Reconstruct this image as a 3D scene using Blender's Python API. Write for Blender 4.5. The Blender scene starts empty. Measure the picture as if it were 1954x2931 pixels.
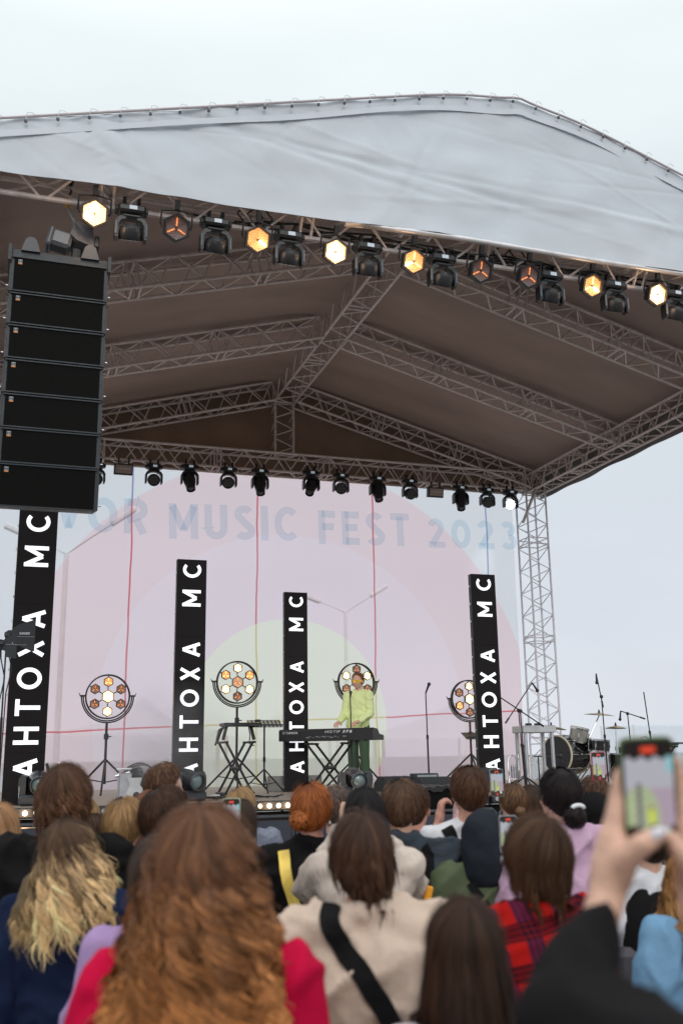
import bpy, math, random
import numpy as np
from mathutils import Vector, Matrix, noise
from mathutils.bvhtree import BVHTree
random.seed(7); np.random.seed(7)
SC = bpy.context.scene; COL = SC.collection
R = math.radians
# ------------------------------------------------------------------ camera
F_PX, PITCH, YAW, ROLL, CAMZ = 2850.0, 0.239886662, 0.323715560, -0.0153095070, 1.75
fw = Vector((math.sin(YAW)*math.cos(PITCH), math.cos(YAW)*math.cos(PITCH), math.sin(PITCH)))
r0 = Vector((math.cos(YAW), -math.sin(YAW), 0)); u0 = r0.cross(fw)
cr = r0*math.cos(ROLL)+u0*math.sin(ROLL); cu = -r0*math.sin(ROLL)+u0*math.cos(ROLL)
cd = bpy.data.cameras.new('camera'); cam = bpy.data.objects.new('camera', cd); COL.objects.link(cam)
m = Matrix((cr, cu, -fw)).transposed().to_4x4(); m.translation = (0, 0, CAMZ)
cam.matrix_world = m
cd.sensor_fit = 'VERTICAL'; cd.sensor_height = 36; cd.lens = 35; cd.clip_end = 3000; cd.clip_start = 0.05
cd.dof.use_dof = True; cd.dof.focus_distance = 13.5; cd.dof.aperture_fstop = 2.4
SC.camera = cam
# ------------------------------------------------------------------ sky and light (overcast)
w = bpy.data.worlds.new('World'); SC.world = w; w.use_nodes = True
nt = w.node_tree; nt.nodes.clear()
out = nt.nodes.new('ShaderNodeOutputWorld'); bg = nt.nodes.new('ShaderNodeBackground')
sky = nt.nodes.new('ShaderNodeTexSky'); sky.sky_type = 'NISHITA'; sky.sun_disc = False
sky.sun_elevation = R(26); sky.sun_rotation = R(188); sky.dust_density = 6; sky.ozone_density = 1
tc = nt.nodes.new('ShaderNodeTexCoord'); sp = nt.nodes.new('ShaderNodeSeparateXYZ')
nt.links.new(tc.outputs['Generated'], sp.inputs[0])
rampz = nt.nodes.new('ShaderNodeValToRGB')
el = rampz.color_ramp.elements
el[0].position = 0.0; el[0].color = (7.9, 8.3, 9.0, 1)
el[1].position = 1.0; el[1].color = (19, 19.2, 19.2, 1)
for p_, c_ in ((0.15, (7.6, 8.1, 8.9, 1)), (0.3, (7.4, 8.0, 8.6, 1)), (0.5, (8.3, 9.1, 9.4, 1)), (0.62, (9.4, 10.2, 10.3, 1))):
    e = el.new(p_); e.color = c_
nt.links.new(sp.outputs['Z'], rampz.inputs[0])
nz = nt.nodes.new('ShaderNodeTexNoise'); nz.inputs['Scale'].default_value = 2.6; nz.inputs['Detail'].default_value = 5
mpn = nt.nodes.new('ShaderNodeMapping'); mpn.inputs['Scale'].default_value = (1, 1, 3.2)
nt.links.new(tc.outputs['Generated'], mpn.inputs[0]); nt.links.new(mpn.outputs[0], nz.inputs['Vector'])
mr = nt.nodes.new('ShaderNodeMapRange'); mr.inputs[1].default_value = 0.3; mr.inputs[2].default_value = 0.7
mr.inputs[3].default_value = 0.95; mr.inputs[4].default_value = 1.04
nt.links.new(nz.outputs[0], mr.inputs[0])
cl = nt.nodes.new('ShaderNodeMixRGB'); cl.blend_type = 'MULTIPLY'; cl.inputs[0].default_value = 1
nt.links.new(rampz.outputs[0], cl.inputs[1]); nt.links.new(mr.outputs[0], cl.inputs[2])
mx = nt.nodes.new('ShaderNodeMixRGB'); mx.inputs[0].default_value = 0.93
nt.links.new(sky.outputs[0], mx.inputs[1]); nt.links.new(cl.outputs[0], mx.inputs[2])
nt.links.new(mx.outputs[0], bg.inputs[0]); bg.inputs[1].default_value = 0.1
nt.links.new(bg.outputs[0], out.inputs[0])
sun = bpy.data.lights.new('sun', 'SUN'); sun.energy = 0.7; sun.angle = R(35); sun.color = (1, 0.97, 0.93)
so = bpy.data.objects.new('sun', sun); COL.objects.link(so)
so.rotation_euler = Vector((math.sin(R(8))*math.cos(R(26)), math.cos(R(8))*math.cos(R(26)), -math.sin(R(26)))).to_track_quat('-Z', 'Y').to_euler()
vs = SC.view_settings; vs.view_transform = 'Standard'; vs.look = 'None'; vs.exposure = 0.0; vs.gamma = 1
SC.cycles.use_denoising = True
SC.cycles.max_bounces = 6; SC.cycles.diffuse_bounces = 3; SC.cycles.glossy_bounces = 3; SC.cycles.transmission_bounces = 4
SC.cycles.transparent_max_bounces = 12; SC.cycles.sample_clamp_indirect = 6
SC.cycles.caustics_reflective = False; SC.cycles.caustics_refractive = False

# ------------------------------------------------------------------ helpers
def PX(x, y, Y=None, Z=None, X=None):
    """photo pixel (1954x2931) -> world point at a given depth Y, height Z or side X"""
    d = fw*F_PX + cr*(x-977) - cu*(y-1465.5)
    if Y is not None: k = Y/d.y
    elif Z is not None: k = (Z-CAMZ)/d.z
    else: k = X/d.x
    return Vector((0, 0, CAMZ)) + d*k

def _sock(n, *names):
    for k in names:
        if k in n.inputs: return n.inputs[k]

MATS = {}
def mat(name, col, rough=0.6, metal=0.0, var=0.12, scale=8.0, bump=0.0, bscale=60.0, emit=None, estr=0.0, spec=0.5, stretch=None, attr=False, sheen=0.0, sss=0.0):
    if name in MATS: return MATS[name]
    M = bpy.data.materials.new(name); M.use_nodes = True; t = M.node_tree; b = t.nodes['Principled BSDF']
    b.inputs['Roughness'].default_value = rough; b.inputs['Metallic'].default_value = metal
    _sock(b, 'Specular IOR Level', 'Specular').default_value = spec
    if sheen and 'Sheen Weight' in b.inputs: b.inputs['Sheen Weight'].default_value = sheen
    if sss:
        b.inputs['Subsurface Weight'].default_value = sss; b.inputs['Subsurface Radius'].default_value = (0.012, 0.004, 0.002)
    tcn = t.nodes.new('ShaderNodeTexCoord'); mp = t.nodes.new('ShaderNodeMapping')
    t.links.new(tcn.outputs['Object'], mp.inputs[0])
    if stretch: mp.inputs['Scale'].default_value = stretch
    n = t.nodes.new('ShaderNodeTexNoise'); n.inputs['Scale'].default_value = scale; n.inputs['Detail'].default_value = 6
    t.links.new(mp.outputs[0], n.inputs['Vector'])
    r = t.nodes.new('ShaderNodeMapRange'); r.inputs[1].default_value = 0.3; r.inputs[2].default_value = 0.7
    r.inputs[3].default_value = 1-var; r.inputs[4].default_value = 1+var
    t.links.new(n.outputs[0], r.inputs[0])
    mm = t.nodes.new('ShaderNodeMixRGB'); mm.blend_type = 'MULTIPLY'; mm.inputs[0].default_value = 1
    if attr:
        a = t.nodes.new('ShaderNodeAttribute'); a.attribute_name = 'Col'; t.links.new(a.outputs['Color'], mm.inputs[1])
    else: mm.inputs[1].default_value = (*col, 1)
    t.links.new(r.outputs[0], mm.inputs[2]); t.links.new(mm.outputs[0], b.inputs['Base Color'])
    r2 = t.nodes.new('ShaderNodeMapRange'); r2.inputs[1].default_value = 0.3; r2.inputs[2].default_value = 0.7
    r2.inputs[3].default_value = max(0, rough-0.08); r2.inputs[4].default_value = min(1, rough+0.08)
    t.links.new(n.outputs[0], r2.inputs[0]); t.links.new(r2.outputs[0], b.inputs['Roughness'])
    if bump:
        n2 = t.nodes.new('ShaderNodeTexNoise'); n2.inputs['Scale'].default_value = bscale; n2.inputs['Detail'].default_value = 4
        t.links.new(mp.outputs[0], n2.inputs['Vector'])
        bp = t.nodes.new('ShaderNodeBump'); bp.inputs['Strength'].default_value = bump; bp.inputs['Distance'].default_value = 0.01
        n3 = t.nodes.new('ShaderNodeTexNoise'); n3.inputs['Scale'].default_value = bscale*.11; n3.inputs['Detail'].default_value = 3; n3.inputs['Distortion'].default_value = .6; t.links.new(mp.outputs[0], n3.inputs['Vector']); ad = t.nodes.new('ShaderNodeMath'); ad.operation = 'MULTIPLY_ADD'; t.links.new(n3.outputs[0], ad.inputs[0]); ad.inputs[1].default_value = 2.2; t.links.new(n2.outputs[0], ad.inputs[2]); t.links.new(ad.outputs[0], bp.inputs['Height']); t.links.new(bp.outputs[0], b.inputs['Normal'])
    if emit:
        b.inputs['Emission Color'].default_value = (*emit, 1); b.inputs['Emission Strength'].default_value = estr
    MATS[name] = M
    return M

def orth(d):
    d = Vector(d).normalized(); a = Vector((0, 0, 1)) if abs(d.z) < 0.9 else Vector((0, 1, 0))
    x = d.cross(a).normalized(); return x, x.cross(d).normalized(), d

class MB:
    def __init__(s): s.v = []; s.f = []; s.mi = []; s.m = 0; s.col = None
    def add(s, vs, fs):
        o = len(s.v); s.v += [tuple(v) for v in vs]; s.f += [tuple(i+o for i in f) for f in fs]; s.mi += [s.m]*len(fs); return s
    def box(s, c, d, M=None, bev=0):
        x, y, z = (k/2 for k in d); P = []
        if bev:
            b = min(bev, x*.9, y*.9, z*.9); fs = []
            idx = {}
            def q(a): idx.setdefault(a, len(idx)); return idx[a]
            vs = []
            def vv(sx, sy, sz, ax):
                k = (sx, sy, sz, ax)
                if k not in idx:
                    idx[k] = len(vs); vs.append(Vector((sx*(x if ax == 0 else x-b), sy*(y if ax == 1 else y-b), sz*(z if ax == 2 else z-b))))
                return idx[k]
            S = (-1, 1)
            for ax in range(3):
                for sg in S:
                    o = [a for a in range(3) if a != ax]; L = []
                    for p, q_ in ((-1, -1), (1, -1), (1, 1), (-1, 1)):
                        g = [0, 0, 0]; g[ax] = sg; g[o[0]] = p; g[o[1]] = q_; L.append(vv(*g, ax))
                    fs.append(L)
            for ax in range(3):
                o = [a for a in range(3) if a != ax]
                for p in S:
                    for q_ in S:
                        L = []
                        for e, a2 in ((-1, o[0]), (1, o[0]), (1, o[1]), (-1, o[1])):
                            g = [0, 0, 0]; g[ax] = e; g[o[0]] = p; g[o[1]] = q_; L.append(vv(*g, a2))
                        fs.append(L)
            for a in S:
                for b_ in S:
                    for c_ in S: fs.append([vv(a, b_, c_, k) for k in range(3)])
            P = vs
        else:
            P = [Vector((a*x, b*y, e*z)) for e in (-1, 1) for b in (-1, 1) for a in (-1, 1)]
            fs = [(0, 2, 3, 1), (4, 5, 7, 6), (0, 1, 5, 4), (2, 6, 7, 3), (0, 4, 6, 2), (1, 3, 7, 5)]
        c = Vector(c)
        P = [(M @ p if M else p)+c for p in P]
        return s.add(P, fs)
    def cyl(s, a, b, r, r2=None, n=8, caps=True):
        a = Vector(a); b = Vector(b); r2 = r if r2 is None else r2; x, y, d = orth(b-a); vs = []
        for p, q in ((a, r), (b, r2)):
            vs += [p+(x*math.cos(6.2832*i/n)+y*math.sin(6.2832*i/n))*q for i in range(n)]
        fs = [(i, (i+1) % n, n+(i+1) % n, n+i) for i in range(n)]
        if caps: fs += [tuple(range(n-1, -1, -1)), tuple(range(n, 2*n))]
        return s.add(vs, fs)
    def tube(s, pts, r, n=6, closed=False):
        pts = [Vector(p) for p in pts]; N = len(pts); vs = []; rs = r if isinstance(r, (list, tuple)) else [r]*N
        px = None
        for i, p in enumerate(pts):
            if closed: d = pts[(i+1) % N]-pts[i-1]
            else: d = pts[min(i+1, N-1)]-pts[max(i-1, 0)]
            if d.length < 1e-9: d = Vector((0, 0, 1))
            d.normalize()
            if px is None: x, y, _ = orth(d)
            else: x = (px-d*px.dot(d)).normalized(); y = d.cross(x)
            px = x
            vs += [p+(x*math.cos(6.2832*k/n)+y*math.sin(6.2832*k/n))*rs[i] for k in range(n)]
        fs = []
        for i in range(N if closed else N-1):
            j = (i+1) % N
            fs += [(i*n+k, i*n+(k+1) % n, j*n+(k+1) % n, j*n+k) for k in range(n)]
        if not closed: fs += [tuple(range(n-1, -1, -1)), tuple(range((N-1)*n, N*n))]
        return s.add(vs, fs)
    def lathe(s, prof, M=None, n=16):
        vs = []; fs = []
        for r, z in prof: vs += [Vector((r*math.cos(6.2832*k/n), r*math.sin(6.2832*k/n), z)) for k in range(n)]
        for i in range(len(prof)-1): fs += [(i*n+k, i*n+(k+1) % n, (i+1)*n+(k+1) % n, (i+1)*n+k) for k in range(n)]
        if M: vs = [M @ v for v in vs]
        return s.add(vs, fs)
    def ell(s, c, r, M=None, n=14, k=9):
        c = Vector(c); vs = []; fs = []
        for i in range(k+1):
            a = math.pi*i/k
            for j in range(n):
                b = 6.2832*j/n; v = Vector((r[0]*math.sin(a)*math.cos(b), r[1]*math.sin(a)*math.sin(b), r[2]*math.cos(a)))
                vs.append((M @ v if M else v)+c)
        for i in range(k):
            for j in range(n): fs.append((i*n+j, (i+1)*n+j, (i+1)*n+(j+1) % n, i*n+(j+1) % n))
        return s.add(vs, fs)
    def poly(s, pts, d, M=None):
        """prism: 2D outline in XZ extruded along +Y by d"""
        n = len(pts); P = [Vector((x, 0, z)) for x, z in pts]+[Vector((x, d, z)) for x, z in pts]
        if M: P = [M @ p for p in P]
        fs = [tuple(range(n)), tuple(range(2*n-1, n-1, -1))]+[(i, n+i, n+(i+1) % n, (i+1) % n) for i in range(n)]
        return s.add(P, fs)
    def build(s, name, mats, parent=None, smooth=False, loc=None, rot=None):
        me = bpy.data.meshes.new(name); me.from_pydata(s.v, [], s.f)
        for m_ in (mats if isinstance(mats, (list, tuple)) else [mats]): me.materials.append(m_)
        if any(s.mi): me.polygons.foreach_set('material_index', s.mi)
        me.validate(); me.update()
        if smooth is True: me.polygons.foreach_set('use_smooth', [True]*len(me.polygons))
        elif smooth: me.polygons.foreach_set('use_smooth', [True]*len(me.polygons)); me.set_sharp_from_angle(angle=R(smooth))
        o = bpy.data.objects.new(name, me); COL.objects.link(o)
        if parent: o.parent = parent
        if loc is not None: o.location = loc
        if rot is not None: o.rotation_euler = rot
        return o

def tag(o, label=None, cat=None, group=None, kind=None):
    if label: o['label'] = label
    if cat: o['category'] = cat
    if group: o['group'] = group
    if kind: o['kind'] = kind
    return o
def thing(name, label, cat, loc=(0, 0, 0), rot=(0, 0, 0), group=None):
    o = bpy.data.objects.new(name, None); COL.objects.link(o); o.location = loc; o.rotation_euler = rot
    o.empty_display_size = 0.1
    return tag(o, label, cat, group)
def dup(o, loc=None, rot=None, label=None, parent=None):
    c = o.copy(); COL.objects.link(c)
    if parent: c.parent = parent
    if loc is not None: c.location = loc
    if rot is not None: c.rotation_euler = rot
    if label: c['label'] = label
    for ch in list(o.children): dup(ch, parent=c)
    return c
def _arc(cx, cy, rx, ry, a0, a1, n=14):
    return [(cx+rx*math.cos(R(a0+(a1-a0)*i/n)), cy+ry*math.sin(R(a0+(a1-a0)*i/n))) for i in range(n+1)]
def glyph(ch, t):
    """bold sans letter as stroke centre lines in a box of height 1; returns width, strokes"""
    h = t/2; B, T_ = h, 1-h; W_ = 0.72
    L, Rr = h, W_-h
    g = {
     'A': (0.8, [[(0.09, 0), (0.40, 1-h)], [(0.71, 0), (0.40, 1-h)], [(0.2, 0.28), (0.6, 0.28)]]),
     'H': (W_, [[(L, 0), (L, 1)], [(Rr, 0), (Rr, 1)], [(L, .5), (Rr, .5)]]),
     'T': (0.68, [[(0, T_), (0.68, T_)], [(.34, 0), (.34, T_)]]),
     'O': (0.9, [_arc(.45, .5, .45-h, .5-h, 0, 360, 32)]),
     'X': (0.74, [[(0.1, 0), (0.64, 1)], [(0.64, 0), (0.1, 1)]]),
     'M': (0.9, [[(L, 0), (L, 1)], [(.9-h, 0), (.9-h, 1)], [(L, 1-h*.6), (.45, .24)], [(.9-h, 1-h*.6), (.45, .24)]]),
     'C': (0.8, [_arc(.44, .5, .44-h, .5-h, 48, 312, 26)]),
     'V': (0.76, [[(0.08, 1), (0.38, h)], [(0.68, 1), (0.38, h)]]),
     'R': (0.7, [[(L, 0), (L, 1)], [(L, T_), (.40, T_)]+_arc(.40, .69, .26-h*.3, .31-h, 90, -90, 12)+[(L, .38+h*.0)], [(.38, .40), (.62, 0)]]),
     'U': (0.72, [[(L, 1), (L, .34)]+_arc(.36, .34, .36-h, .34-h, 180, 360, 16)+[(Rr, 1)]]),
     'S': (0.66, [_arc(.33, .735, .31-h, .265-h, 30, 200, 12)+[(.33, .5)]+_arc(.33, .265, .33-h, .265-h, 40, -150, 14)]),
     'I': (t, [[(h, 0), (h, 1)]]),
     'F': (0.58, [[(L, 0), (L, 1)], [(L, T_), (.58, T_)], [(L, .52), (.52, .52)]]),
     'E': (0.6, [[(L, 0), (L, 1)], [(L, T_), (.6, T_)], [(L, .52), (.54, .52)], [(L, B), (.6, B)]]),
     'Y': (0.7, [[(0.06, 1), (0.35, .45)], [(0.64, 1), (0.35, .45)], [(.35, 0), (.35, .48)]]),
     'B': (0.66, [[(L, 0), (L, 1)], [(L, T_), (.36, T_)]+_arc(.36, .745, .22, .255-h, 90, -90, 8)+[(L, .52)], [(.36, .52)]+_arc(.38, .26, .24, .26-h, 90, -90, 8)+[(L, B)]]),
     'L': (0.56, [[(L, 0), (L, 1)], [(L, B), (.56, B)]]),
     'J': (0.5, [[(.5-h, 1), (.5-h, .25)]+_arc(.25, .25, .25-h, .25-h, 0, -170, 8)]),
     '2': (0.64, [_arc(.32, .70, .30-h, .30-h, 165, -35, 14)+[(0.06+h, B)], [(0.03, B), (.64, B)]]),
     '0': (0.72, [_arc(.36, .5, .36-h, .5-h, 0, 360, 28)]),
     '3': (0.64, [_arc(.31, .73, .29-h, .27-h, 150, -90, 12), _arc(.31, .28, .32-h, .28-h, 80, -150, 14)]),
     '8': (0.66, [_arc(.33, .73, .27-h, .27-h, 0, 360, 20), _arc(.33, .27, .33-h, .29-h, 0, 360, 20)]),
     ' ': (0.45, [])}
    return g[ch]
def lettering(words, height, name, m, parent, M, t=0.17, gap=0.22, depth=0.003, align='C', slant=0.0, width=None):
    """flat stroke letters in the XZ plane, then transformed by M; `words` is drawn left to right"""
    x = 0; quads = []
    for ch in words:
        wd, ss = glyph(ch, t)
        for s_ in ss: quads.append([(x+a, z) for a, z in s_])
        x += wd+gap
    tot = x-gap; k = height; kx = (width/tot) if width else k
    x0 = -tot/2 if align == 'C' else 0
    b = MB()
    for li, pl in enumerate(quads):
        P = [Vector(((a+x0)*kx+slant*(z-.5)*k, 0, (z-.5)*k)) for a, z in pl]; n = len(P); hw = t*k/2
        closed = (P[0]-P[-1]).length < 1e-5
        if closed: P = P[:-1]; n -= 1
        Lr = []
        for i in range(n):
            if closed: d0 = (P[i]-P[i-1]).normalized(); d1 = (P[(i+1) % n]-P[i]).normalized()
            else:
                d0 = (P[i]-P[i-1]).normalized() if i else (P[1]-P[0]).normalized()
                d1 = (P[i+1]-P[i]).normalized() if i < n-1 else d0
            d = (d0+d1).normalized() if (d0+d1).length > 1e-6 else d0
            nn = Vector((-d.z, 0, d.x)); c = max(.5, abs(Vector((-d0.z, 0, d0.x)).dot(nn))); Lr.append((P[i]+nn*hw/c, P[i]-nn*hw/c))
        yy = -depth-0.00035*li
        vs = []
        for p, q in Lr: vs += [p+Vector((0, yy, 0)), q+Vector((0, yy, 0)), p, q]
        fs = []
        for i in range(n if closed else n-1):
            j = (i+1) % n; a, c = 4*i, 4*j
            fs += [(a, a+1, c+1, c), (a, c, c+2, a+2), (a+1, a+3, c+3, c+1)]
        if not closed: fs += [(0, 2, 3, 1), (4*n-4, 4*n-3, 4*n-1, 4*n-2)]
        b.add([M @ v for v in vs], fs)
    return b.build(name, m, parent)
# text stands in the XZ plane facing -Y
TXZ = Matrix.Rotation(R(90), 4, 'X')

# ------------------------------------------------------------------ materials
ALU = mat('truss_aluminium', (0.80, 0.72, 0.70), 0.42, 0.25, 0.15, 12)
BLK = mat('black_metal', (0.018, 0.018, 0.02), 0.45, 0.0, 0.3, 20)
BLKG = mat('black_plastic', (0.022, 0.024, 0.028), 0.35, 0.0, 0.25, 15)
GREYP = mat('grey_plastic', (0.10, 0.12, 0.145), 0.45, 0.0, 0.15, 15)
DKG = mat('dark_grey_paint', (0.045, 0.05, 0.058), 0.5, 0.0, 0.2, 12)
CHROME = mat('chrome', (0.75, 0.76, 0.78), 0.15, 1.0, 0.05, 10)
SILV = mat('silver_metal', (0.55, 0.57, 0.6), 0.35, 0.8, 0.1, 10)
WHT = mat('white_plastic', (0.75, 0.76, 0.78), 0.4, 0, 0.05)
# ================================================================== the setting
b = MB(); b.box((0, 0, -0.05), (1600, 1600, 0.1)); ground = b.build('ground', mat('paving', (0.15, 0.145, 0.14), 0.85, 0, 0.3, 3, 0.4, 90))
tag(ground, kind='structure')
S = 1.25           # stage floor height
SX0, SX1, SY0, SY1 = -3.5, 10.4, 12.05, 17.75
wood = mat('stage_plywood', (0.36, 0.30, 0.25), 0.6, 0, 0.12, 3, 0.1, 30, stretch=(0.6, 6, 1))
st = thing('stage_platform', 'raised stage of pale plywood decking behind the row of footlights', 'stage', (0, 0, 0))
for i, (ya, yb) in enumerate(((12.05, 13.1), (13.1, 14.2), (14.2, 15.3), (15.3, 16.5), (16.5, 17.75))):
    b = MB()
    for k in range(7):
        x0 = SX0+k*(SX1-SX0)/7; x1 = SX0+(k+1)*(SX1-SX0)/7
        b.box(((x0+x1)/2, (ya+yb)/2, S-0.02), (x1-x0-0.006, yb-ya-0.012, 0.04))
    b.build('deck_panel', wood, st)
b = MB(); b.box(((SX0+SX1)/2, (SY0+SY1)/2+0.03, S-0.09), (SX1-SX0, SY1-SY0-0.06, 0.09)); b.build('deck_frame', BLK, st)
b = MB()
for k in range(60):
    x0 = SX0+k*(SX1-SX0)/60; x1 = x0+(SX1-SX0)/60
    y0 = SY0+0.05+0.02*math.sin(k*1.3); y1 = SY0+0.05+0.02*math.sin((k+1)*1.3)
    b.add([(x0, y0, 0.02), (x1, y1, 0.02), (x1, y1, S-0.14), (x0, y0, S-0.14), (x0, y0+.01, 0.02), (x1, y1+.01, 0.02), (x1, y1+.01, S-0.14), (x0, y0+.01, S-0.14)], [(0, 1, 2, 3), (7, 6, 5, 4)])
b.build('skirt', mat('black_cloth', (0.012, 0.011, 0.012), 0.9, 0, 0.3, 6), st)
for x in np.arange(SX0+0.2, SX1, 2.0):
    for y in (12.3, 15, 17.5): b = MB(); b.cyl((x, y, 0), (x, y, S-0.135), 0.03); b.build('scaffold_leg', ALU, st)

# ---- roof
RX = 4.77; EX0, EX1 = -0.75, 10.3; FY, BY = 8.9, 17.78; ZL, ZT = 6.95, 7.32
roof = thing('stage_roof', 'white gabled truss roof spanning the whole stage, grey-brown inside', 'stage roof', (0, 0, 0))
def truss(b, p0, p1, up, size, bay, rc=0.025, rd=0.0125, tri=False, h=None):
    p0 = Vector(p0); p1 = Vector(p1); d = (p1-p0); L = d.length; d.normalize()
    up = Vector(up); up = (up-d*up.dot(d)).normalized(); sd = d.cross(up)
    h = h or size
    if tri: off = [up*0, up*h+sd*size/2, up*h-sd*size/2]
    else: off = [sd*size/2, sd*size/2+up*h, -sd*size/2+up*h, -sd*size/2]
    for o in off: b.cyl(p0+o, p1+o, rc, n=8)
    n = max(2, round(L/bay)); st_ = L/n
    K = len(off)
    for q in range(K):
        a, c = off[q], off[(q+1) % K]
        if q % 2: a, c = c, a
        for i in range(n):
            t0, t1 = p0+d*(i*st_+0.03), p0+d*((i+1)*st_-0.03); tm = p0+d*((i+.5)*st_)
            b.cyl(t0+a, tm+c, rd, n=5, caps=False); b.cyl(tm+c, t1+a, rd, n=5, caps=False)
    # segment joints every 2 m: ring frames
    m_ = max(1, round(L/2.0))
    for i in range(m_+1):
        for dd in ((-0.06, 0.06) if 0 < i < m_ else (0,)):
            c = p0+d*(L*i/m_+dd)
            for q in range(K): b.cyl(c+off[q], c+off[(q+1) % K], rd*1.2, n=6, caps=False)
    return b
T = 0.36
TOW = mat('tower_aluminium', (0.86, 0.84, 0.90), 0.42, 0.2, 0.1, 12)
def mk(name, *segs, **kw):
    b = MB()
    for s_ in segs: truss(b, *s_, **kw)
    return b.build(name, TOW if name == 'corner_tower' else ALU, roof, smooth=40)
UP = (0, 0, 1)
mk('back_truss', ((EX0, 17.58, ZL), (9.75, 17.58, ZL), UP, T, 0.54))
mk('eave_truss', ((10.11, FY-.2, ZL), (10.11, BY, ZL), UP, T, 0.54))
mk('eave_truss', ((-0.57, FY-.2, ZL), (-0.57, BY, ZL), UP, T, 0.54))
mk('ridge_truss', ((RX, FY-.1, 8.40), (RX, BY-.1, 8.40), UP, T+0.03, 0.56))
SL = 0.272
for y in (17.58, 14.52, 11.78):
    mk('rafter', ((RX+.2, y, 8.37), (9.95, y, 8.37-SL*4.98), (0, 0, 1), T, 0.56))
    mk('rafter', ((RX-.2, y, 8.37), (-0.42, y, 8.37-SL*4.98), (0, 0, 1), T, 0.56))
mk('front_truss', ((EX0-.6, 8.9, 6.93), (10.6, 8.9, 6.93), UP, 0.36, 0.72), tri=True, h=0.25, rc=0.026, rd=0.015)
mk('king_post', ((RX, 17.58, ZT), (RX, 17.58, 8.4), (0, 1, 0), T, 0.42))
mk('corner_tower', ((10.05, 17.45, 0), (10.05, 17.45, 7.9), (0, 1, 0), 0.44, 0.46), rc=.022, rd=.010)
mk('corner_tower', ((-.6, 17.45, 0), (-.6, 17.45, 7.9), (0, 1, 0), 0.44, 0.46), rc=.022, rd=.010)
mk('corner_tower', ((10.75, 9.3, 0), (10.75, 9.3, 7.3), (0, 1, 0), 0.44, 0.46), rc=.022, rd=.010)
mk('corner_tower', ((-1.2, 9.3, 0), (-1.2, 9.3, 7.3), (0, 1, 0), 0.44, 0.46), rc=.022, rd=.010)
b = MB(); b.cyl((9.55, 17.15, 6.2), (10.0, 17.25, 7.05), 0.03); b.build('tower_brace', ALU, roof, smooth=True)

# membrane : two-sided (white outside, grey-brown blackout inside)
def memmat(name, c, **k):
    return mat(name, c, **k)
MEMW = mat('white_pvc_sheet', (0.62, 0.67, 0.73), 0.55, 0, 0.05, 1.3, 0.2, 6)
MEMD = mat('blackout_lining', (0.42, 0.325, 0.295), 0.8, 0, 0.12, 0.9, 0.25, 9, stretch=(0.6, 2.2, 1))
def roofz(x):
    a = abs(x-RX); base = 8.95-0.272*a
    return base-0.10*math.exp(-(a/0.45)**2)
nx, ny = 80, 40; vs = []; fs = []
for j in range(ny+1):
    y = 8.72+(17.95-8.72)*j/ny
    for i in range(nx+1):
        x = -1.05+(10.6+1.05)*i/nx
        sag = 0.0
        yy = (y-8.72)/3.05 % 1.0
        z = roofz(x)-0.10+0.05*math.sin(math.pi*yy)*(1 if abs(x-RX) > .4 else .3)+0.012*noise.noise(Vector((x*1.5, y*3, 1)))
        if y < 9.2: z += 0.10*(9.2-y)/0.48
        vs.append((x, y, z))
N1 = nx+1
top = MB(); top.m = 0
fs = [(j*N1+i, j*N1+i+1, (j+1)*N1+i+1, (j+1)*N1+i) for j in range(ny) for i in range(nx)]
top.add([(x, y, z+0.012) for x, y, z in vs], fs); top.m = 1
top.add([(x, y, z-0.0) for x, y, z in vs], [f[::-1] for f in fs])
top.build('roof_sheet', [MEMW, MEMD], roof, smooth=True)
# side skirts
for sx, x0 in ((1, 10.42), (-1, -0.87)):
    b = MB(); v0 = []; n_ = 60
    for i in range(n_+1):
        y = 8.75+(17.95-8.75)*i/n_
        zb = 6.90+0.012*abs(math.sin(y*1.15))+0.006*math.sin(y*5)
        for z, dx in ((zb, 0.02*math.sin(y*4)), (7.15, .03*math.sin(y*2.2)), (roofz(x0)-.05, 0)): v0.append((x0+dx, y, z))
    f0 = [(i*3+k, i*3+k+1, i*3+k+4, i*3+k+3) for i in range(n_) for k in range(2)]
    b.m = 0 if sx > 0 else 0; b.add([(x+.006*sx, y, z) for x, y, z in v0], f0); b.m = 1; b.add([(x-.006*sx, y, z) for x, y, z in v0], [f[::-1] for f in f0])
    b.build('side_skirt', [MEMW, mat('skirt_lining', (0.26, 0.26, 0.275), 0.8, 0, .2, 3)], roof, smooth=True)
# front gable fascia with wrinkles
def ztop_f(x):
    a = x-RX-0.3
    base = 9.03-(0.276 if a < 0 else 0.325)*abs(a)
    return base-0.10*math.exp(-(a/0.6)**2)
def zbot_f(x):
    return 7.085+0.010*math.sin(x*1.9)-0.085*(1/(1+math.exp((x-2.6)*1.2)))
nx, nz = 260, 60
rng = random.Random(3)
creases = []
for k in range(90):
    cx = rng.uniform(-1.2, 10.5); cz = rng.uniform(7.1, 9.0); L = rng.uniform(0.5, 2.4); an = rng.choice([rng.uniform(-.45, .12), rng.uniform(-1.3, -.5), rng.uniform(.7, 1.5)])
    creases.append((cx, cz, math.cos(an), math.sin(an), L, rng.uniform(.010, .03), rng.uniform(-.016, .016)))
creases += [(4.9, 8.2, 0.03, 1, 1.6, .02, .016), (1.6, 7.9, .98, -.16, 3.2, .04, .03), (3.4, 7.75, .99, -.1, 3.0, .035, .025), (7.2, 7.6, 1, -.06, 3.0, .05, -.022), (4.8, 7.75, 1, -.03, 2.6, .03, .02), (0.2, 7.75, .75, -.66, 1.0, .05, .035), (0.7, 7.65, .6, -.8, .9, .05, .03), (5.5, 8.3, .99, -.07, 2.4, .015, .012), (2.4, 8.1, .97, -.2, 2.0, .02, -.018)]
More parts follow.
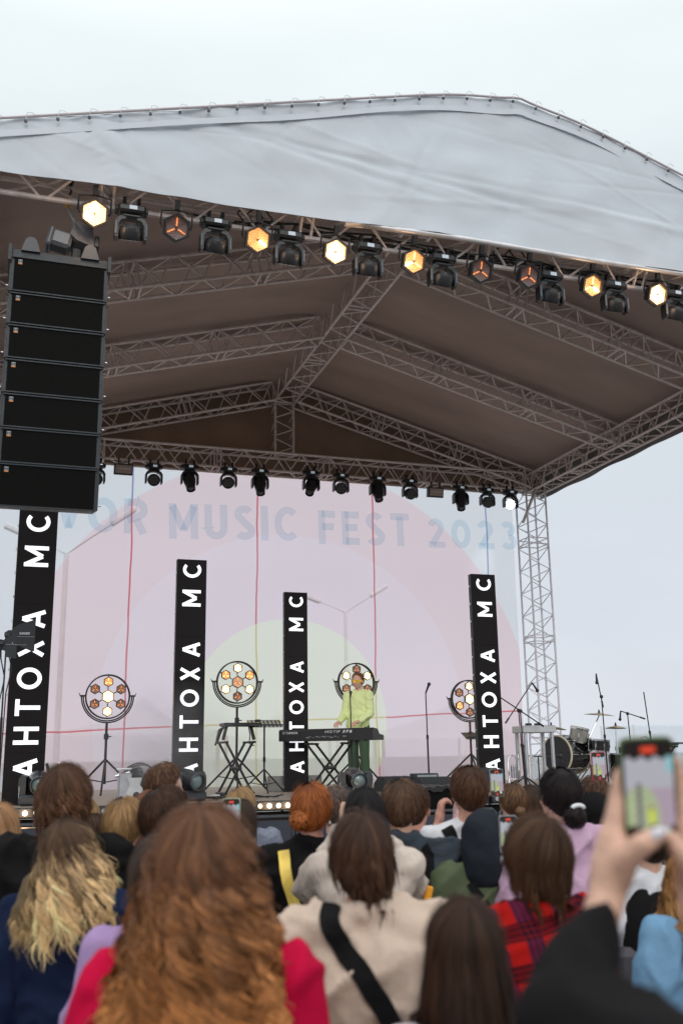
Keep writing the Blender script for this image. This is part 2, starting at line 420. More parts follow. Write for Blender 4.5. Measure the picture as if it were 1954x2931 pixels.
vs = []
for j in range(nz+1):
    for i in range(nx+1):
        x = -1.25+(10.85+1.25)*i/nx; t = j/nz; z = zbot_f(x)+(ztop_f(x)-zbot_f(x))*t
        y = 0.035*noise.noise(Vector((x*.9, 0, z*1.6)))+0.018*noise.noise(Vector((x*2.6, 3, z*3.4)))
        y += 0.02*math.sin(x*7+noise.noise(Vector((x, z, 7)))*3)*max(0, .25-t)
        for cx, cz, ca, sa, L, wd, am in creases:
            dx, dz = x-cx, z-cz; al = dx*ca+dz*sa; pe = -dx*sa+dz*ca
            if abs(al) < L and abs(pe) < wd*4: y += am*.6*(1-(al/L)**2)*math.exp(-(pe/wd)**2)
        if t > .93: y += 0.008*math.sin(x*14)*(t-.93)/.07
        vs.append((x, 8.66+y*0.9, z))
N1 = nx+1; fs = [(j*N1+i, j*N1+i+1, (j+1)*N1+i+1, (j+1)*N1+i) for j in range(nz) for i in range(nx)]
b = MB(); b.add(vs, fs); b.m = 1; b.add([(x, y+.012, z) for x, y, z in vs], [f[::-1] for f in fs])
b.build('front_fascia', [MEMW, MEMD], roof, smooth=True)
# reinforced hem band a little below the upper edge + lacing
b = MB(); v0 = []
hem = mat('white_hem', (0.64, 0.68, 0.745), 0.5, 0, 0.05, 6)
for i in range(161):
    x = -1.25+(12.1)*i/160
    for dz in (-0.20, -0.135): v0.append((x, 8.635+0.012*math.sin(x*3), ztop_f(x)+dz+.01*math.sin(x*2.3)))
b.add(v0, [(2*i, 2*i+2, 2*i+3, 2*i+1) for i in range(160)]); b.build('hem_band', hem, roof, smooth=True)
b = MB(); pts = [(-1.25+12.1*i/120, 8.63, ztop_f(-1.25+12.1*i/120)-.006) for i in range(121)]
b.tube(pts, 0.014, 6); b.build('edge_pipe', mat('edge_pipe', (0.55, 0.5, 0.53), .5), roof, smooth=True)
b = MB()
for k in range(42):
    x = -1.0+k*.285; z = ztop_f(x)
    b.cyl((x, 8.615, z-.07), (x, 8.6, z-.07), 0.016, n=8); b.m = 1
    b.tube([(x, 8.61, z-.06), (x+.01, 8.60, z+.02), (x+.05, 8.62, z+.04), (x+.10, 8.63, z+.02)], 0.003, 4); b.m = 0
b.build('lacing', [DKG, WHT], roof)
b = MB(); pts = [(x, 8.69+.01*math.sin(x), zbot_f(x)-.012+(0.02 if x < 2 else 0)) for x in np.arange(3.0, 10.8, .4)]
b.tube(pts, 0.03, 8); b.build('front_rail', mat('bright_rail', (.75, .73, .74), .35, .5, .1), roof, smooth=True)
# rear gable panel (brown, behind the back truss)
b = MB(); vs = []
for i in range(41):
    x = -1.0+(11.5)*i/40
    for t in range(6):
        zb = 7.0; z = zb+(roofz(x)-.1-zb)*t/5
        vs.append((x, 17.86+.03*noise.noise(Vector((x, z, 2))), z))
b.add(vs, [(i*6+t, i*6+t+1, i*6+t+7, i*6+t+6) for i in range(40) for t in range(5)])
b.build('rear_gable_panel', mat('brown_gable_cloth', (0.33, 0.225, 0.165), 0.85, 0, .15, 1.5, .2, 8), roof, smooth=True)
# cables along the front truss
b = MB(); rng = random.Random(5)
for k in range(5):
    pts = [(x, 8.9+rng.uniform(-.03, .05), 6.99+rng.uniform(0, .03)+(0.05*math.sin(x*2.1+k))) for x in np.arange(1.3+k*.3, 10.4, .35)]
    b.tube(pts, 0.013, 5)
for cx in (2.05, 2.15, 4.9, 5.05, 8.3):
    b.tube([(cx+.13*math.cos(a), 8.86+.03*math.sin(3*a), 7.06+.09*math.sin(a)) for a in np.arange(0, 6.3, .4)], 0.008, 5)
b.build('cable', BLK, roof)

# ---- printed banner behind the stage
YB = 17.9
def c_at(x, y): return PX(x, y, Y=YB)
ban = thing('backdrop_banner', 'huge translucent pink mesh banner with concentric circles and pale blue lettering', 'banner', (0, 0, 0))
def ban_material():
    M = bpy.data.materials.new('printed_mesh'); M.use_nodes = True; t = M.node_tree; L = t.links; t.nodes.clear()
    N = t.nodes.new
    o = N('ShaderNodeOutputMaterial'); tcn = N('ShaderNodeTexCoord'); s_ = N('ShaderNodeSeparateXYZ'); L.new(tcn.outputs['Object'], s_.inputs[0])
    def math_(op, a, b_=None, c=None):
        n = N('ShaderNodeMath'); n.operation = op
        for i, q in enumerate((a, b_, c)):
            if q is None: continue
            if hasattr(q, 'links') or hasattr(q, 'is_linked'): L.new(q, n.inputs[i])
            else: n.inputs[i].default_value = q
        return n.outputs[0]
    X, Z = s_.outputs['X'], s_.outputs['Z']
    nzn = N('ShaderNodeTexNoise'); nzn.inputs['Scale'].default_value = .7; nzn.inputs['Detail'].default_value = 3; L.new(tcn.outputs['Object'], nzn.inputs['Vector'])
    def mixc(f, a, b_):
        n = N('ShaderNodeMixRGB')
        L.new(f, n.inputs[0])
        for i, q in ((1, a), (2, b_)):
            if isinstance(q, tuple): n.inputs[i].default_value = (*q, 1)
            else: L.new(q, n.inputs[i])
        return n.outputs[0]
    def disc(cx, cz, r):
        dx = math_('SUBTRACT', X, cx); dz = math_('SUBTRACT', Z, cz)
        d = math_('SQRT', math_('ADD', math_('MULTIPLY', dx, dx), math_('MULTIPLY', dz, dz)))
        return math_('LESS_THAN', d, r)
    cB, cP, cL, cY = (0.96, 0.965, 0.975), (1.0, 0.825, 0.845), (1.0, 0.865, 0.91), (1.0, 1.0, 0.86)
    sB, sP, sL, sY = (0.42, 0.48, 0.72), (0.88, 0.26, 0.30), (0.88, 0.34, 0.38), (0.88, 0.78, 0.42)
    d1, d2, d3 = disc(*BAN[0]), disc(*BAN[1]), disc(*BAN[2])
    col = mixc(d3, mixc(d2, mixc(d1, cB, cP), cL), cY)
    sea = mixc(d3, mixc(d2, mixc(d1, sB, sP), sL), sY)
    # seams: vertical and one sagging horizontal
    wob = math_('MULTIPLY', math_('SUBTRACT', nzn.outputs[0], 0.5), 0.10)
    msk = None
    for x0 in SEAMS:
        m1 = math_('LESS_THAN', math_('ABSOLUTE', math_('SUBTRACT', math_('ADD', X, wob), x0)), 0.016)
        msk = m1 if msk is None else math_('MAXIMUM', msk, m1)
    hz = math_('ADD', HZ[0], math_('MULTIPLY', X, HZ[1]))
    m2 = math_('LESS_THAN', math_('ABSOLUTE', math_('SUBTRACT', math_('ADD', Z, wob), hz)), 0.014)
    msk = math_('MAXIMUM', msk, m2)
    colf = mixc(msk, col, sea)
    df = N('ShaderNodeBsdfDiffuse'); tl = N('ShaderNodeBsdfTranslucent'); tp = N('ShaderNodeBsdfTransparent')
    for n in (df, tl, tp): L.new(colf, n.inputs[0])
    a1 = N('ShaderNodeMixShader'); a1.inputs[0].default_value = 0.85; L.new(df.outputs[0], a1.inputs[1]); L.new(tl.outputs[0], a1.inputs[2])
    a2 = N('ShaderNodeMixShader')
    L.new(math_('SUBTRACT', 0.60, math_('MULTIPLY', msk, 0.22)), a2.inputs[0])
    L.new(a1.outputs[0], a2.inputs[1]); L.new(tp.outputs[0], a2.inputs[2])
    L.new(a2.outputs[0], o.inputs[0]); return M
q = [c_at(300/.8024, 1300/.8024), c_at(590/.8024, 1450/.8024), c_at(862/.8024, 1450/.8024), c_at(1119/.8024, 1250/.8024), c_at(1207/.8024, 1500/.8024)]
SEAMS = [v.x for v in q]
ha, hb = c_at(98/.8024, 1681/.8024), c_at(1006/.8024, 1640/.8024)
slope = (hb.z-ha.z)/(hb.x-ha.x); HZ = (ha.z-slope*ha.x, slope)
cc = c_at(665/.8024, 1660/.8024)
ry = c_at(889/.8024, 1690/.8024).x-cc.x
rr2 = c_at(665/.8024, 1230/.8024).z-cc.z
rp = c_at(1150/.8024, 1390/.8024)
rr1 = math.hypot(rp.x-cc.x, rp.z-cc.z)
BAN = [(cc.x, cc.z, rr1*1.0), (cc.x, cc.z, rr2*1.0), (cc.x, cc.z, ry)]
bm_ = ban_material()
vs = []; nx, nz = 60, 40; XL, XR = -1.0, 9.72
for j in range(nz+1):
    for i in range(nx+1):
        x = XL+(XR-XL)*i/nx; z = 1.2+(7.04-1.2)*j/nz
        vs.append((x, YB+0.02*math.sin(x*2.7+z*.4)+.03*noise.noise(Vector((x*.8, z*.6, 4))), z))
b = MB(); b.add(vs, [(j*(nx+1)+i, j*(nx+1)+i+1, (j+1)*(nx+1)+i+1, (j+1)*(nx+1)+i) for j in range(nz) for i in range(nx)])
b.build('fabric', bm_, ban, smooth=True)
def letmat():
    M = bpy.data.materials.new('letter_ink'); M.use_nodes = True; t = M.node_tree; t.nodes.clear(); N = t.nodes.new; L = t.links
    o = N('ShaderNodeOutputMaterial'); d = N('ShaderNodeBsdfTranslucent'); p = N('ShaderNodeBsdfTransparent'); mxs = N('ShaderNodeMixShader')
    nzn = N('ShaderNodeTexNoise'); nzn.inputs['Scale'].default_value = 3
    r_ = N('ShaderNodeMixRGB'); r_.inputs[0].default_value = .1; r_.inputs[1].default_value = (.78, .86, .90, 1); L.new(nzn.outputs[0], r_.inputs[2])
    L.new(r_.outputs[0], d.inputs[0]); p.inputs[0].default_value = (.82, .91, .97, 1)
    mxs.inputs[0].default_value = .86; L.new(d.outputs[0], mxs.inputs[1]); L.new(p.outputs[0], mxs.inputs[2]); L.new(mxs.outputs[0], o.inputs[0]); return M
LM = letmat()
for word, xa, xb, yc, hh in (('VOR', 130, 335, 1184, 78), ('MUSIC', 388, 683, 1201, 80), ('FEST', 730, 937, 1215, 80), ('2023', 978, 1182, 1228, 72)):
    A = c_at(xa/.8024, (yc-3)/.8024); B_ = c_at(xb/.8024, (yc+4)/.8024)
    H_ = (c_at(600, (yc-hh/2)/.8024).z-c_at(600, (yc+hh/2)/.8024).z)
    Mx = Matrix.Translation(((A.x+B_.x)/2, YB-0.06, (A.z+B_.z)/2)) @ Matrix.Rotation(-math.atan2(B_.z-A.z, B_.x-A.x), 4, 'Y')
    lettering(word, H_, 'lettering', LM, ban, Mx, t=.21, gap=.24, depth=0.001, width=B_.x-A.x)
# ================================================================== equipment
def PD(x, y, **k): return PX(x/.8024, y/.8024, **k)
def Eul(rx=0, ry=0, rz=0): return Matrix.Rotation(R(rz), 4, 'Z') @ Matrix.Rotation(R(ry), 4, 'Y') @ Matrix.Rotation(R(rx), 4, 'X')
def glow(name, col, e): return mat(name, col, .4, emit=col, estr=e)
G_HOT = glow('lamp_white_hot', (1, .86, .62), 9.0); G_WARM = glow('lamp_amber', (1, .62, .28), 3.0); G_DIM = glow('lamp_ember', (1, .32, .10), 1.1)
REF_HOT = mat('reflector_blazing', (.9, .6, .3), .4, emit=(1, .58, .24), estr=2.4)  # light of the tubes on the reflectors is put in as emission and colour
REF_MID = mat('reflector_glowing', (.8, .45, .2), .4, emit=(1, .42, .12), estr=.55)
REF_DIM = mat('reflector_dim', (.26, .22, .22), .4, emit=(1, .4, .25), estr=.015)
def hexpts(r, a0=90): return [(r*math.cos(R(a0+60*i)), r*math.sin(R(a0+60*i))) for i in range(6)]
def hex_ring(b, ro, ri, y0, y1):
    o, i_ = hexpts(ro), hexpts(ri); vs = [(x, y, z) for pts in (o, i_) for y in (y0, y1) for x, z in pts]
    # 0-5 outer y0, 6-11 outer y1, 12-17 inner y0, 18-23 inner y1
    fs = []
    for k in range(6):
        j = (k+1) % 6
        fs += [(k, j, 12+j, 12+k), (6+j, 6+k, 18+k, 18+j), (k, 6+k, 6+j, j), (12+k, 12+j, 18+j, 18+k)]
    b.add(vs, fs)
def honey(b, r, y, cell, th):
    dx = cell*math.sqrt(3); n = int(r/cell)+2
    for i in range(-n, n+1):
        for j in range(-n, n+1):
            cx = (i+.5*(j % 2))*dx; cz = j*cell*1.5
            if math.hypot(cx, cz) > r*.9: continue
            P = [(cx+cell*math.cos(R(90+60*k)), cz+cell*math.sin(R(90+60*k))) for k in range(6)]
            for k in (0, 1, 2):
                (x0, z0), (x1, z1) = P[k], P[k+1]; d = Vector((x1-x0, 0, z1-z0)).normalized(); nn = Vector((-d.z, 0, d.x))*th
                a, c = Vector((x0, y, z0)), Vector((x1, y, z1)); b.add([a+nn, a-nn, c-nn, c+nn], [(0, 1, 2, 3)])
def hex_lamp(parent, r, lev, lit=(1, 1, 1), yoke=True, grille=True, Mx=None):
    """hexagonal retro lamp looking along -Y"""
    k = r/.155
    b = MB(); hex_ring(b, r, r*.84, -.05*k, .03*k)
    hb = hexpts(r); h2 = hexpts(r*.8); h3 = hexpts(r*.38); vs = [(x, .03*k, z) for x, z in hb]+[(x, .10*k, z) for x, z in h2]+[(x, .15*k, z) for x, z in h3]
    b.add(vs, [(i, 6+i, 6+(i+1) % 6, (i+1) % 6) for i in range(6)]+[(6+i, 12+i, 12+(i+1) % 6, 6+(i+1) % 6) for i in range(6)]+[tuple(range(12, 18))])
    if yoke:
        b.tube([(-r*.95, .03, 0), (-r*1.08, .03, .03), (-r*1.05, .03, r*1.1), (0, .03, r*1.25), (r*1.05, .03, r*1.1), (r*1.08, .03, .03), (r*.95, .03, 0)], .012, 6)
        b.box((0, .03, r*1.25+.05), (.05, .05, .1))
    o1 = b.build('housing', BLK, parent)
    b = MB(); b.add([(0, .02*k, 0)]+[(x, -.01*k, z) for x, z in hexpts(r*.85)], [(0, 1+(i+1) % 6, 1+i) for i in range(6)])
    o2 = b.build('reflector', {2: REF_HOT, 1: REF_MID, 0: REF_DIM}[lev], parent)
    obs = [o1, o2]
    for a, l in zip((90, 210, 330), lit):
        b = MB(); c, s_ = math.cos(R(a)), math.sin(R(a)); b.cyl((c*r*.14, -.02*k, s_*r*.14), (c*r*.68, -.02*k, s_*r*.68), r*(.085 if l > 1 else .05), n=8)
        obs.append(b.build('lamp_tube', (G_DIM, G_WARM, G_HOT)[l], parent))
    b = MB()
    if grille: honey(b, r*.80, -.045*k, r*.115, r*.010)
    b.cyl((0, -.045*k, 0), (0, .02*k, 0), r*.07, n=6); obs.append(b.build('honeycomb_grille', mat('grille_wire', (.10, .06, .05), .5), parent))
    if Mx:
        for o in obs: o.data.transform(Mx)
    return obs
LEV = [(217, 491, 2, (2, 2, 1)), (405, 524, 0, (0, 0, 0)), (591, 551, 1, (0, 0, 2)), (769, 579, 2, (2, 2, 2)), (948, 601, 1, (1, 2, 1)), (1102, 622, 0, (0, 0, 0)), (1212, 635, 0, (0, 0, 0)), (1357, 657, 1, (1, 1, 2)), (1506, 677, 2, (2, 2, 2))]
DESC = ['blazing hexagonal lamp beside the yellow chain hoist, leftmost on the front truss', 'faintly glowing hexagonal lamp, second from the left on the front truss', 'half lit amber hexagonal lamp, third from the left on the front truss', 'brightest hexagonal lamp left of the roof ridge on the front truss', 'amber lit hexagonal lamp hanging just right of the roof ridge', 'dim hexagonal lamp, first of the two faint ones right of the ridge', 'dim hexagonal lamp, second of the two faint ones right of the ridge', 'glowing amber hexagonal lamp, second from the right on the front truss', 'blazing hexagonal lamp at the far right end of the front truss']
for (x, y, lev, lit), d in zip(LEV, DESC):
    p = PD(x, y, Y=8.78)
    t = thing('hexagon_lamp', d, 'stage lamp', p, (R(22), 0, 0), 'hexagonal lamps on the front truss'); t.scale = (.93, .93, .93)
    hex_lamp(t, .152, lev, lit)
    if lev:
        pl = bpy.data.lights.new('lamp_glow', 'POINT'); pl.energy = 1.8*lev; pl.color = (1, .62, .33); pl.shadow_soft_size = .1
        po = bpy.data.objects.new('lamp_glow', pl); COL.objects.link(po); po.parent = t; po.location = (0, -.16, 0)

LENS = mat('lens_glass', (.03, .045, .05), .06, 0, .1, spec=1.0); LEDW = glow('led_white', (1, .98, .95), 6.0)
LCD = mat('lcd_display', (.35, .4, .45), .25, 0, .1, emit=(.6, .7, .8), estr=.35)
LEDOFF = mat('led_lens_off', (.10, .09, .09), .2, spec=.8)
def mover(name, label, loc, kind, aim=(0, 0), rz=0, group=None, flip=False, sc=1.0, lit=False):
    t = thing(name, label, 'moving head', loc, (0, 0, R(rz)), group); t.scale = (sc,)*3
    up = -1 if flip else 1
    b = MB(); b.box((0, 0, up*.02), (.27, .17, .085), bev=.02); b.box((-.145, 0, up*.02), (.03, .11, .06), bev=.01); b.box((.145, 0, up*.02), (.03, .11, .06), bev=.01); b.build('base', BLKG, t)
    b = MB(); b.box((0.01, -.087, up*.02), (.075, .006, .04)); b.build('display', LCD, t)
    if not flip:
        for sx in (-.07, .07):
            b = MB(); b.box((sx, 0, .095), (.03, .05, .08)); b.cyl((sx-.016, 0, .13), (sx+.016, 0, .13), .038, n=10); b.build('clamp', BLK, t)
    # yoke
    b = MB(); a = -up
    b.box((0, 0, a*.055), (.20, .12, .05), bev=.02)
    for sx in (-1, 1):
        pts = [(sx*.07, a*.05), (sx*.125, a*.075), (sx*.158, a*.13), (sx*.16, a*.27), (sx*.15, a*.30), (sx*.125, a*.29), (sx*.122, a*.15), (sx*.10, a*.105), (sx*.05, a*.09)]
        b.poly(pts, .10, Matrix.Translation((0, -.05, 0)))
    b.build('yoke', BLKG, t)
    for sx in (-1, 1):
        b = MB(); b.box((sx*.146, -.054, a*.20), (.022, .012, .14), bev=.004); b.build('yoke_cover', GREYP, t)
    pz = a*.225
    Mh = Matrix.Translation((0, 0, pz)) @ Eul(aim[0], 0, aim[1])
    b = MB()
    if kind == 'down':      # LED wash pointing along local -Y then rotated
        b.lathe([(0, .095), (.06, .095), (.105, .06), (.115, .02), (.118, -.05), (.112, -.06), (.10, -.06), (.10, -.052), (0, -.052)], Mh @ Eul(-90), 22)
        h = b.build('head', BLKG, t, smooth=35)
        b = MB()
        for i in range(7): b.box((-.06+i*.02, .075, 0), (.007, .03, .10), Mh.to_3x3().to_4x4())
        b2 = MB()
        for i in range(9): b2.add([Mh @ Vector(v) for v in [(-.07+i*.0175-.004, .03, .108), (-.07+i*.0175+.004, .03, .108), (-.07+i*.0175+.004, .085, .085), (-.07+i*.0175-.004, .085, .085)]], [(0, 1, 2, 3)])
        b2.build('cooling_fins', BLK, h)
        b = MB()
        for rr_, n in ((0, 1), (.04, 6), (.08, 12)):
            for k in range(n):
                c = Vector((rr_*math.cos(6.283*k/max(1, n)), -.056, rr_*math.sin(6.283*k/max(1, n)))); b.cyl(Mh @ c, Mh @ (c+Vector((0, -.006, 0))), .014, n=8)
        b.build('led_cluster', mat('led_dim_glow', (.9,.85,.8), .3, emit=(1, .9, .8), estr=.5) if lit else LEDOFF, h)
    elif kind == 'wash':
        b.lathe([(0, .10), (.05, .10), (.095, .07), (.112, .03), (.115, -.055), (.108, -.065), (.095, -.06), (0, -.055)], Mh @ Eul(-90), 24)
        h = b.build('head', BLKG, t, smooth=35)
        b = MB()
        for rr_, n in ((0, 1), (.06, 6)) if not lit else ((0, 1), (.055, 8), (.085, 10)):
            for k in range(n):
                c = Vector((rr_*math.cos(6.283*k/max(1, n)), -.058, rr_*math.sin(6.283*k/max(1, n)))); b.cyl(Mh @ c, Mh @ (c+Vector((0, -.008, 0))), .021, n=10)
        b.build('led_cluster', LEDW if lit else LEDOFF, h)
    else:                    # spot / beam : long barrel
        rb = 1.0 if kind == 'spot' else 1.15
        b.lathe([(0, .15), (.07, .15), (.10, .12), (.112*rb, .02), (.10*rb, -.06), (.085*rb, -.12), (.08*rb, -.20), (.078*rb, -.205), (.068*rb, -.20), (.066*rb, -.17), (0, -.17)], Mh @ Eul(-90), 24)
        h = b.build('head', BLKG, t, smooth=35)
        b = MB(); b.lathe([(.067*rb, -.172), (.05*rb, -.19), (.025*rb, -.197), (0, -.20)], Mh @ Eul(-90), 20); b.build('lens', LENS, h, smooth=True)
    return t
FH = [(302, 490), (495, 520), (663, 549), (843, 575), (1013, 601), (1260, 640), (1407, 662), (1545, 682)]
FD = ['moving wash light with glowing white rim between the first two hexagon lamps', 'moving wash light between second and third hexagon lamps', 'moving wash light with glowing white rim beside the third hexagon lamp', 'moving wash light hanging in front of the roof ridge', 'moving wash light right of the lamp beside the ridge', 'moving wash light right of the two dim hexagon lamps', 'moving wash light between the last two hexagon lamps', 'moving wash light cut by the right edge of the photo']
for i, ((x, y), d) in enumerate(zip(FH, FD)):
    mover('moving_head', d, PD(x, y, Y=8.86), 'down', (120, (-4, 6, 2, -5, 3, 5, -3, 4)[i]), group='moving wash lights on the front truss', sc=.98, lit=i in (0, 2))
# spot lamps added at the two lit wash lights to brighten the singer
for i_, en in ((0, 420), (2, 340)):
    p = PD(*FH[i_], Y=8.86)+Vector((0, .1, -.32)); sl = bpy.data.lights.new('beam', 'SPOT'); sl.energy = en; sl.spot_size = R(26); sl.spot_blend = 1; sl.color = (1, .95, .88); sl.shadow_soft_size = .12
    so_ = bpy.data.objects.new('beam', sl); COL.objects.link(so_); so_.location = p; tgt = PX(1010, 2050, Y=14.8); so_.rotation_euler = (tgt-p).to_track_quat('-Z', 'Y').to_euler()
# rear truss fixtures: x, y (D), kind
RT = [(354, 1075, 'wash', 'first dark wash light from the left on the rear truss'), (436, 1076, 'spot', 'dark spot light pointing down, second from the left on the rear truss'), (525, 1082, 'wash', 'third dark fixture from the left on the rear truss, showing round lenses'), (597, 1086, 'spot', 'dark spot light pointing down just left of the king post'),
      (714, 1090, 'spot', 'short dark spot light just right of the king post'), (782, 1096, 'wash', 'dark wash light, sixth along the rear truss'), (866, 1103, 'spot', 'dark spot light pointing down above the red seam right of centre'), (940, 1109, 'wash', 'dark wash light beside the right strobe'), (1056, 1124, 'spot', 'dark spot light just right of the right strobe'), (1117, 1129, 'wash', 'dark six lens wash light beside the lit one'), (1170, 1134, 'wash', 'lit white wash light at the right end of the rear truss')]
for i, (x, y, k, d) in enumerate(RT):
    p = PD(x, y, Y=17.38)
    lit = i == len(RT)-1
    aim = (18 if k == 'wash' else (62, 66, 40, 70, 55)[i % 5], (10, 25, -8, 12, -20, 5)[i % 6]-12)
    mover('moving_head', d, p, k, aim, group='fixtures on the rear truss', sc=1.02 if k == 'spot' else .98, lit=lit)
    if lit:
        sl = bpy.data.lights.new('beam', 'SPOT'); sl.energy = 160; sl.spot_size = R(28); sl.spot_blend = .8; sl.color = (.9, .95, 1); sl.shadow_soft_size = .08
        so_ = bpy.data.objects.new('beam', sl); COL.objects.link(so_); so_.location = p+Vector((-.1, -.12, -.27)); so_.rotation_euler = Vector((-.25, .55, -.9)).to_track_quat('-Z', 'Y').to_euler()
p = PD(222, 1072, Y=17.38); mover('moving_head', 'dark fixture half hidden behind the hanging speaker array', p, 'wash', (18, 0), group='fixtures on the rear truss')
for (x, y, d) in ((284, 1078, 'flat strobe light beside the speaker array on the rear truss'), (1000, 1131, 'flat strobe light right of centre on the rear truss')):
    p = PD(x, y, Y=17.36); t = thing('strobe_light', d, 'strobe light', p, (R(12), 0, 0), 'strobe lights on the rear truss')
    b = MB(); b.box((0, .03, 0), (.33, .10, .20), bev=.01); b.build('housing', BLKG, t)
    b = MB(); b.box((0, -.03, 0), (.285, .03, .145)); b.build('reflector', mat('strobe_reflector', (.38, .30, .27), .3, .2), t)
    b = MB(); b.cyl((-.11, -.052, .01), (.11, -.052, .01), .006); b.build('flash_tube', WHT, t)
    for sx in (-.09, .09): b = MB(); b.box((sx, .03, .15), (.025, .04, .12)); b.build('clamp', BLK, t)

# ---- hanging line array
A = PX(36, 727, Y=8.9); Bq = PX(308, 762, Y=8.9); wA = Bq.x-A.x
arr = thing('line_array', 'tall curved black line array of seven loudspeaker cabinets hanging on a chain', 'loudspeaker', (0, 0, 0))
xc = (A.x+Bq.x)/2; ztop = (A.z+Bq.z)/2; tops = [735, 838, 930, 1028, 1126, 1224, 1325, 1448]
zz = [PX(155, v+8, Y=8.92).z for v in tops]
SPK = mat('speaker_grille', (.008, .008, .0075), .9, 0, .12, 220, .3, 500, spec=.1); SPKE = mat('speaker_frame', (.032, .040, .048), .5, .1, .15, 20)
for i in range(7):
    z1, z0 = zz[i], zz[i+1]; zc = (z0+z1)/2; h = z1-z0
    ang = (0, 0, .5, 1, 2, 3, 7)[i]
    Mx = Matrix.Translation((xc, 8.95, zc)) @ Eul(ang)
    b = MB(); b.add([Mx @ Vector(v) for v in [(-wA/2, -.0, -h/2+.006), (wA/2, -.0, -h/2+.006), (wA/2, 0, h/2-.004), (-wA/2, 0, h/2-.004), (-wA/2, .42, -h/2+.03), (wA/2, .42, -h/2+.03), (wA/2, .42, h/2-.03), (-wA/2, .42, h/2-.03)]], [(0, 1, 2, 3), (5, 4, 7, 6), (1, 5, 6, 2), (4, 0, 3, 7), (3, 2, 6, 7), (4, 5, 1, 0)])
    cab = b.build('cabinet', SPKE, arr)
    b = MB(); b.box((0, -.006, 0), (wA-.045, .012, h-.035)); o = b.build('grille', SPK, cab); o.data.transform(Mx)
    b = MB(); b.box((0, -.012, h/2-.013), (wA-.01, .02, .010)); b.box((0, -.012, -h/2+.013), (wA-.01, .02, .010)); o = b.build('trim_rail', SPKE, cab); o.data.transform(Mx)
    b = MB(); b.m = 0; b.box((-wA/2+.075, -.014, h/2-.055), (.036, .004, .036)); b.m = 1; b.box((-wA/2+.075, -.014, h/2-.079), (.036, .004, .010))
    b.m = 2; b.tube([(-wA/2+.063, -.018, h/2-.067), (-wA/2+.063, -.018, h/2-.045), (-wA/2+.075, -.018, h/2-.058), (-wA/2+.087, -.018, h/2-.045), (-wA/2+.087, -.018, h/2-.067)], .003, 4)
    o = b.build('badge', [mat('badge_grey', (.32, .34, .36), .5), mat('badge_orange', (.75, .25, .05), .5), DKG], cab); o.data.transform(Mx)
    for sx in (-1, 1):
        b = MB(); b.box((sx*(wA/2+.008), .05, 0), (.014, .09, h*.9)); b.cyl((sx*(wA/2+.01), -.0, h*.40), (sx*(wA/2+.035), -.0, h*.40), .007); b.m = 1; b.cyl((sx*(wA/2+.02), -.01, -h*.35), (sx*(wA/2+.04), -.01, -h*.35), .008)
        o = b.build('rigging_bracket', [SPKE, CHROME], cab); o.data.transform(Mx)
b = MB(); b.box((xc, 9.0, ztop+.05), (wA+.02, .06, .075)); b.box((xc, 9.3, ztop+.05), (wA+.02, .06, .075))
for sx in (-1, 1): b.box((xc+sx*(wA/2+.02), 9.12, ztop+.03), (.03, .42, .16))
fr_ = b.build('rigging_frame', SPKE, arr)
for sx in (-.27, .27):
    b = MB(); b.poly([(sx-.085, 0), (sx-.05, .12), (sx-.02, .145), (sx+.02, .145), (sx+.05, .12), (sx+.085, 0)], .34, Matrix.Translation((xc, 8.94, ztop+.075)))
    b.build('frame_bumper', mat('scuffed_steel', (.07, .075, .085), .45, .3, .2, 9), arr)
# chain hoist
hc = PX(215, 690, Y=9.05)
h = thing('chain_hoist', 'electric chain hoist with a grey cover and yellow hook block above the line array', 'chain hoist', (0, 0, 0))
b = MB(); b.box((hc.x-.13, 9.05, hc.z-.03), (.20, .2, .17), Eul(0, 12, 0), bev=.03); b.box((hc.x-.23, 9.05, hc.z-.02), (.05, .22, .20), Eul(0, 12, 0), bev=.02); b.build('motor', mat('motor_casing', (.16, .17, .185), .45, .2, .15), h)
b = MB(); q = hc
vs = [(q.x-.02, 9.0, q.z+.19), (q.x+.16, 8.98, q.z+.12), (q.x+.18, 8.97, q.z-.08), (q.x+.02, 8.93, q.z-.05), (q.x-.05, 8.95, q.z+.02), (q.x+.05, 9.17, q.z+.14), (q.x+.17, 9.18, q.z-.08), (q.x-.05, 9.18, q.z-.05)]
b.add(vs, [(0, 4, 3), (0, 3, 2, 1), (1, 2, 6, 5), (0, 5, 7, 4), (0, 1, 5), (5, 6, 7), (4, 7, 6, 2, 3)]); b.build('rain_cover', mat('cover_nylon', (.17, .16, .17), .5, 0, .2, 12, .4, 20), h)
b = MB(); b.cyl((q.x+.02, 9.05, q.z-.1), (q.x+.02, 9.05, q.z-.22), .05); b.box((q.x+.2, 9.02, q.z-.02), (.05, .12, .12), bev=.01); b.build('coupling', DKG, h)
hk = PX(197, 578, Y=9.0)
b = MB(); b.cyl(hk+Vector((0, 0, .06)), hk-Vector((0, 0, .05)), .033, n=12); b.build('hook_block', mat('hoist_yellow', (.75, .42, .03), .4), h)
b = MB()
for i in range(16):
    z = hk.z-.06-i*.0285*(hk.z-.06-q.z-.17)/(16*.0285); xx = hk.x+(q.x-.01-hk.x)*i/16
    a = (i % 2)*math.pi/2
    b.tube([(xx+.009*math.cos(t)*math.cos(a), 9.0+.009*math.cos(t)*math.sin(a), z+.017*math.sin(t)) for t in np.arange(0, 6.28, .7)], .0035, 4, closed=True)
b.build('chain', SILV, h)
